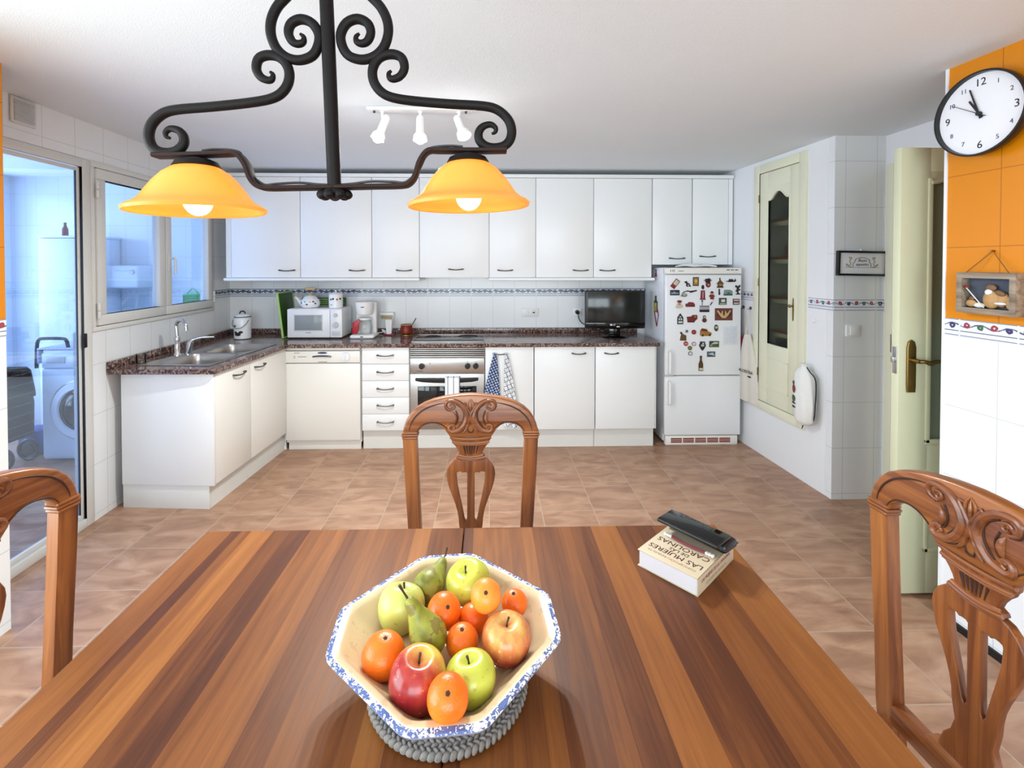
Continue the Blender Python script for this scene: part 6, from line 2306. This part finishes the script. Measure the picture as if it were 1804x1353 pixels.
orange((-0.0289, 0.8580, 0.8280), 0.0284, 'orange', (0.1, 0.3, 1), 'orange mandarin half hidden below the light one on top')
orange((-0.0470, 0.7965, 0.8360), 0.0282, 'orange', (0.0, -0.2, 1), 'orange between the upright pear and the right red apple')
orange((-0.1774, 0.7757, 0.8320), 0.0361, 'orange', (0.12, -0.1, 1), 'orange at the left corner of the bowl')
orange((-0.0600, 0.6640, 0.8620), 0.0300, 'orange', (0.05, -0.6, 0.8), 'orange at the front corner of the bowl')
pear((-0.1060, 0.7930, 0.8520), 0.0315, 1.0, (-0.50, 0.12, 0.95), 'mottled green pear standing upright at the left of the middle')
pear((-0.1217, 0.9368, 0.8360), 0.0320, 1.0, (0.38, 0.86, 0.16), 'dark green pear lying at the back of the bowl, stem over the rim')

# book, phone and glasses case
BK = Matrix.Rotation(math.atan2(1.138 - 1.010, 0.609 - 0.462), 4, 'Z')
t = thing('book', 'thick paperback with cream cover and red-brown title on the table corner', 'book', (0.462, 1.010, TZ), math.atan2(0.128, 0.147))
# local x along the spine edge (away to the right), local y across the cover to the left
BL, BWd, BT = 0.196, 0.150, 0.040
obj('page_block', box(NB(), 0.002, BL - 0.002, 0.002, BWd - 0.004, 0.0018, BT - 0.0018), 'pages', t)
bm = NB()
box(bm, 0, BL, 0, BWd, 0, 0.0018, 0.0004)
box(bm, 0, BL, 0, BWd, BT - 0.0018, BT, 0.0004)
box(bm, 0, BL, 0, 0.0018, 0, BT, 0.0004)
cv = obj('cover', bm, 'cover', t)
TOP = lambda x_, y_, rz: Matrix.Translation((x_, y_, BT + 0.0002)) @ Matrix.Rotation(rz, 4, 'Z')
SPN = Matrix(((1, 0, 0, 0), (0, 0, -1, 0), (0, 1, 0, 0), (0, 0, 0, 1)))
for s_, sz, xx, m in (('CONCEPCIÓN REVUELTA', 0.0105, 0.022, 'sand'), ('LAS MUJERES', 0.0235, 0.043, 'ink_title'), ('DE LAS', 0.0155, 0.063, 'ink_title'), ('CAROLINAS', 0.0240, 0.083, 'ink_title')):
    bm = NB()
    text(bm, s_, sz, 0.0002, TOP(xx, BWd / 2, R(90)))
    obj('title_lettering', bm, m, cv)
bm = NB()
text(bm, 'LAS MUJERES DE LAS CAROLINAS', 0.0105, 0.0002, Matrix.Translation((0.095, -0.0003, 0.027)) @ FRONT)
obj('spine_lettering', bm, 'ink_red', cv)
bm = NB()
text(bm, 'CONCEPCIÓN REVUELTA', 0.0095, 0.0002, Matrix.Translation((0.095, -0.0003, 0.012)) @ FRONT)
obj('spine_lettering', bm, 'sand', cv)
bk = t
BM = Matrix.Translation((0.462, 1.010, TZ)) @ Matrix.Rotation(math.atan2(0.128, 0.147), 4, 'Z')
p = BM @ Vector((0.166, 0.072, BT + 0.001))
t = thing('glasses_case', 'black hard glasses case lying on the book under the phone', 'case', p, math.atan2(0.128, 0.147) + R(90 - 6))
bm = NB()
box(bm, -0.085, 0.080, -0.030, 0.032, 0, 0.024, 0.011, 4)
obj('shell', bm, 'black', t)
bm = NB()
box(bm, -0.0852, 0.0802, -0.0302, 0.0322, 0.0115, 0.0128)
obj('seam', bm, 'rubber', t)
p = BM @ Vector((0.136, 0.076, BT + 0.0262))
t = thing('mobile_phone', 'glossy black mobile phone resting on the glasses case and book', 'phone', p, math.atan2(0.128, 0.147) + R(90 - 3))
obj('body', box(NB(), -0.080, 0.080, -0.036, 0.036, 0, 0.0085, 0.004, 3), 'black', t)
obj('screen', box(NB(), -0.078, 0.078, -0.034, 0.034, 0.0078, 0.0092, 0.0006), 'black_gloss', t)
t = thing('bracelet', 'slim bracelet with white square beads at both ends lying on the book', 'bracelet', BM @ Vector((0.104, 0.072, BT + 0.0005)), math.atan2(0.128, 0.147) + R(90 - 2))
obj('band', tube(NB(), [(-0.045, 0, 0.003), (-0.02, 0.004, 0.004), (0.0, 0.005, 0.004), (0.03, 0.002, 0.003), (0.05, -0.004, 0.003)], 0.0026, 8, smooth=4), 'ink_red', t)
for xx in (-0.060, -0.053, -0.046, 0.048, 0.055, 0.062):
    obj('bead', box(NB(), xx - 0.003, xx + 0.003, -0.005, 0.003, 0, 0.006, 0.0008), 'stone_white', t)

# ================================================================ UTILITY ROOM THINGS
t = thing('washing_machine', 'white front-loading washing machine in the utility room', 'washing machine', (-3.07, 3.58, 0))
obj('body', box(NB(), -0.30, 0.30, 0.01, 0.45, 0.015, 0.845, 0.008), 'pvc', t)
obj('front_panel', box(NB(), -0.298, 0.298, 0.0, 0.02, 0.03, 0.70, 0.006), 'pvc', t)
cp = obj('control_panel', box(NB(), -0.298, 0.298, -0.004, 0.02, 0.706, 0.82, 0.008), 'pvc', t)
obj('detergent_drawer', box(NB(), -0.26, -0.12, -0.008, 0.0, 0.745, 0.795, 0.004), 'knobgrey', cp)
obj('dial', cyl(NB(), (0.02, -0.004, 0.765), (0.02, -0.022, 0.765), 0.026, 0.022, 24), 'pvc', cp)
RXm = Matrix.Translation((0.0, 0, 0.395)) @ RX
bm = NB()
lathe(bm, [(0.155, 0.0), (0.215, 0.0), (0.222, 0.012), (0.214, 0.026), (0.165, 0.034), (0.158, 0.020)], 56, RXm, cap=False)
dr = obj('door_ring', bm, 'pvc', t)
bm = NB()
tube(bm, [(0.222 * math.cos(a * PI / 32), -0.012, 0.395 + 0.222 * math.sin(a * PI / 32)) for a in range(64)], 0.006, 8, closed=True)
obj('chrome_ring', bm, 'steel', dr)
bm = NB()
lathe(bm, [(0.158, 0.018), (0.14, 0.026), (0.10, 0.036), (0.02, 0.04)], 48, RXm, cap=False)
obj('door_glass', bm, 'glass_dark', dr)
for rr_ in (0.10, 0.135):
    bm = NB()
    tube(bm, [(rr_ * math.cos(a * PI / 24), -0.037 + (rr_ - 0.1) * 0.25, 0.395 + rr_ * math.sin(a * PI / 24)) for a in range(48)], 0.0025, 6, closed=True)
    obj('glass_ring', bm, 'rubber', dr)
bm = NB()
cloth(bm, 0.02, 0.03, 0.05, 1, 0.0)
bm.free()
bm = NB()
box(bm, -0.33, 0.27, -0.005, 0.44, 0.847, 0.858, 0.004)
box(bm, -0.335, -0.322, 0.0, 0.30, 0.74, 0.857, 0.004)
MAT['cloth_grid'] = fabric_check('pale_blue_check_cloth', (206, 214, 234), (150, 164, 206), 0.03, 0.004)
tag(obj('checked_cloth', bm, 'cloth_grid', loc=(-3.07, 3.58, 0)), 'pale blue checked cloth spread on the washing machine', 'cloth')

t = thing('tall_cabinet', 'tall plain white cabinet behind the washing machine', 'cabinet', (-3.62, 4.06, 0))
obj('body', box(NB(), -0.215, 0.215, 0.02, 0.33, 0, 1.715, 0.004), 'pvc', t)
obj('door', box(NB(), -0.213, 0.213, 0.0, 0.019, 0.06, 1.712, 0.003), 'pvc', t)
obj('top_panel', box(NB(), -0.225, 0.22, -0.006, 0.335, 1.716, 1.735, 0.003), 'pvc', t)
bm = NB()
lathe(bm, [(0.020, 0), (0.022, 0.01), (0.021, 0.06), (0.010, 0.085), (0.010, 0.11), (0.012, 0.115)], 16)
tag(obj('bottle', bm, 'ink_red', loc=(-3.66, 4.12, 1.736)), 'small dark red bottle on top of the tall white cabinet', 'bottle')

# shopping trolley
t = thing('shopping_trolley', 'dark green tartan shopping trolley with grey handle beside the washing machine', 'trolley', (-3.565, 3.50, 0))
bm = NB()
secs = []
for z_, x0, x1, d0, d1 in ((0.20, -0.19, 0.10, -0.10, 0.10), (0.215, -0.20, 0.105, -0.11, 0.11), (0.45, -0.13, 0.11, -0.11, 0.11), (0.50, -0.105, 0.11, -0.10, 0.10)):
    secs.append([(x0, d0, z_), (x1, d0, z_), (x1, d1, z_), (x0, d1, z_)])
obj('bag', loft([[Vector(p) for p in s] for s in secs]), 'tartan', t)
bm = NB()
secs = []
for z_, x0, x1, d0, d1 in ((0.49, -0.125, 0.112, -0.12, 0.12), (0.52, -0.12, 0.112, -0.12, 0.12), (0.69, -0.06, 0.10, -0.09, 0.10), (0.72, -0.04, 0.09, -0.06, 0.08)):
    secs.append([(x0, d0, z_), (x1, d0, z_), (x1, d1, z_), (x0, d1, z_)])
obj('flap', loft([[Vector(p) for p in s] for s in secs]), 'tartan', t)
obj('frame_tube', tube(NB(), [(0.11, -0.10, 0.03), (-0.09, -0.10, 0.02), (-0.115, -0.10, 0.03), (-0.105, -0.10, 0.08), (-0.05, -0.10, 0.21)], 0.011, 8, smooth=3), 'rubber', t)
bm = NB()
tube(bm, [(0.12, 0.12, 0.70), (0.125, 0.12, 0.86), (0.14, 0.12, 0.915), (0.18, 0.12, 0.925), (0.31, 0.12, 0.925), (0.345, 0.12, 0.91), (0.36, 0.12, 0.85)], 0.012, 10, smooth=3)
tube(bm, [(0.125, 0.12, 0.835), (0.355, 0.12, 0.835)], 0.010, 8)
obj('handle', bm, 'rubber', t)
for s in (-0.09, 0.10):
    bm = NB()
    tube(bm, [(0.07 + 0.07 * math.cos(a * PI / 12), s, 0.085 + 0.07 * math.sin(a * PI / 12)) for a in range(24)], 0.014, 8, closed=True)
    cyl(bm, (0.07, s - 0.01, 0.085), (0.07, s + 0.01, 0.085), 0.045, seg=20)
    obj('wheel', bm, 'black', t)
bm = NB()
tube(bm, [(-0.10, 0.14, 0.10), (0.0, 0.14, 0.12), (0.06, 0.14, 0.11)], [0.02, 0.05, 0.03], 10, smooth=3)
bm.free()
bm = NB()
box(bm, -3.66, -3.50, 3.68, 3.84, 0.0, 0.20, 0.02)
tag(obj('crate', bm, 'blue'), 'blue crate on the utility floor behind the trolley', 'crate')

# basket and boards seen through the window
t = thing('peg_basket', 'mint green plastic peg basket seen through the window', 'basket', (-2.72, 4.34, 1.09), 0)
bm = NB()
box(bm, -0.065, 0.065, -0.03, 0.03, 0, 0.012, 0.003)
for k in range(5):
    box(bm, -0.067, 0.067, -0.033, -0.028, 0.012 + k * 0.024, 0.024 + k * 0.024)
    box(bm, -0.067, 0.067, 0.028, 0.033, 0.012 + k * 0.024, 0.024 + k * 0.024)
for k in range(9):
    box(bm, -0.067 + k * 0.0155, -0.058 + k * 0.0155, -0.033, -0.028, 0.0, 0.125)
for s in (-0.067, 0.062):
    box(bm, s, s + 0.005, -0.033, 0.033, 0, 0.125)
box(bm, -0.069, 0.069, -0.035, 0.035, 0.118, 0.128, 0.002)
obj('lattice', bm, 'green_mint', t)
obj('hanger', tube(NB(), [(-0.06, 0, 0.12), (-0.02, 0, 0.165), (0.0, 0, 0.18), (0.03, 0, 0.16), (0.06, 0, 0.12)], 0.005, 8, smooth=3), 'green_mint', t)
t = thing('wall_boiler', 'pale wall-mounted boiler seen through the left window leaf', 'boiler', (-3.28, 4.40, 1.28))
obj('housing', box(NB(), -0.19, 0.19, -0.22, 0, 0, 0.20, 0.02, 3), 'pvc', t)
for xx, zz in ((-0.12, 0.13), (-0.12, 0.05), (0.14, 0.14)):
    obj('knob', cyl(NB(), (xx, -0.22, zz), (xx, -0.235, zz), 0.02, 0.017, 16), 'knobgrey', t)
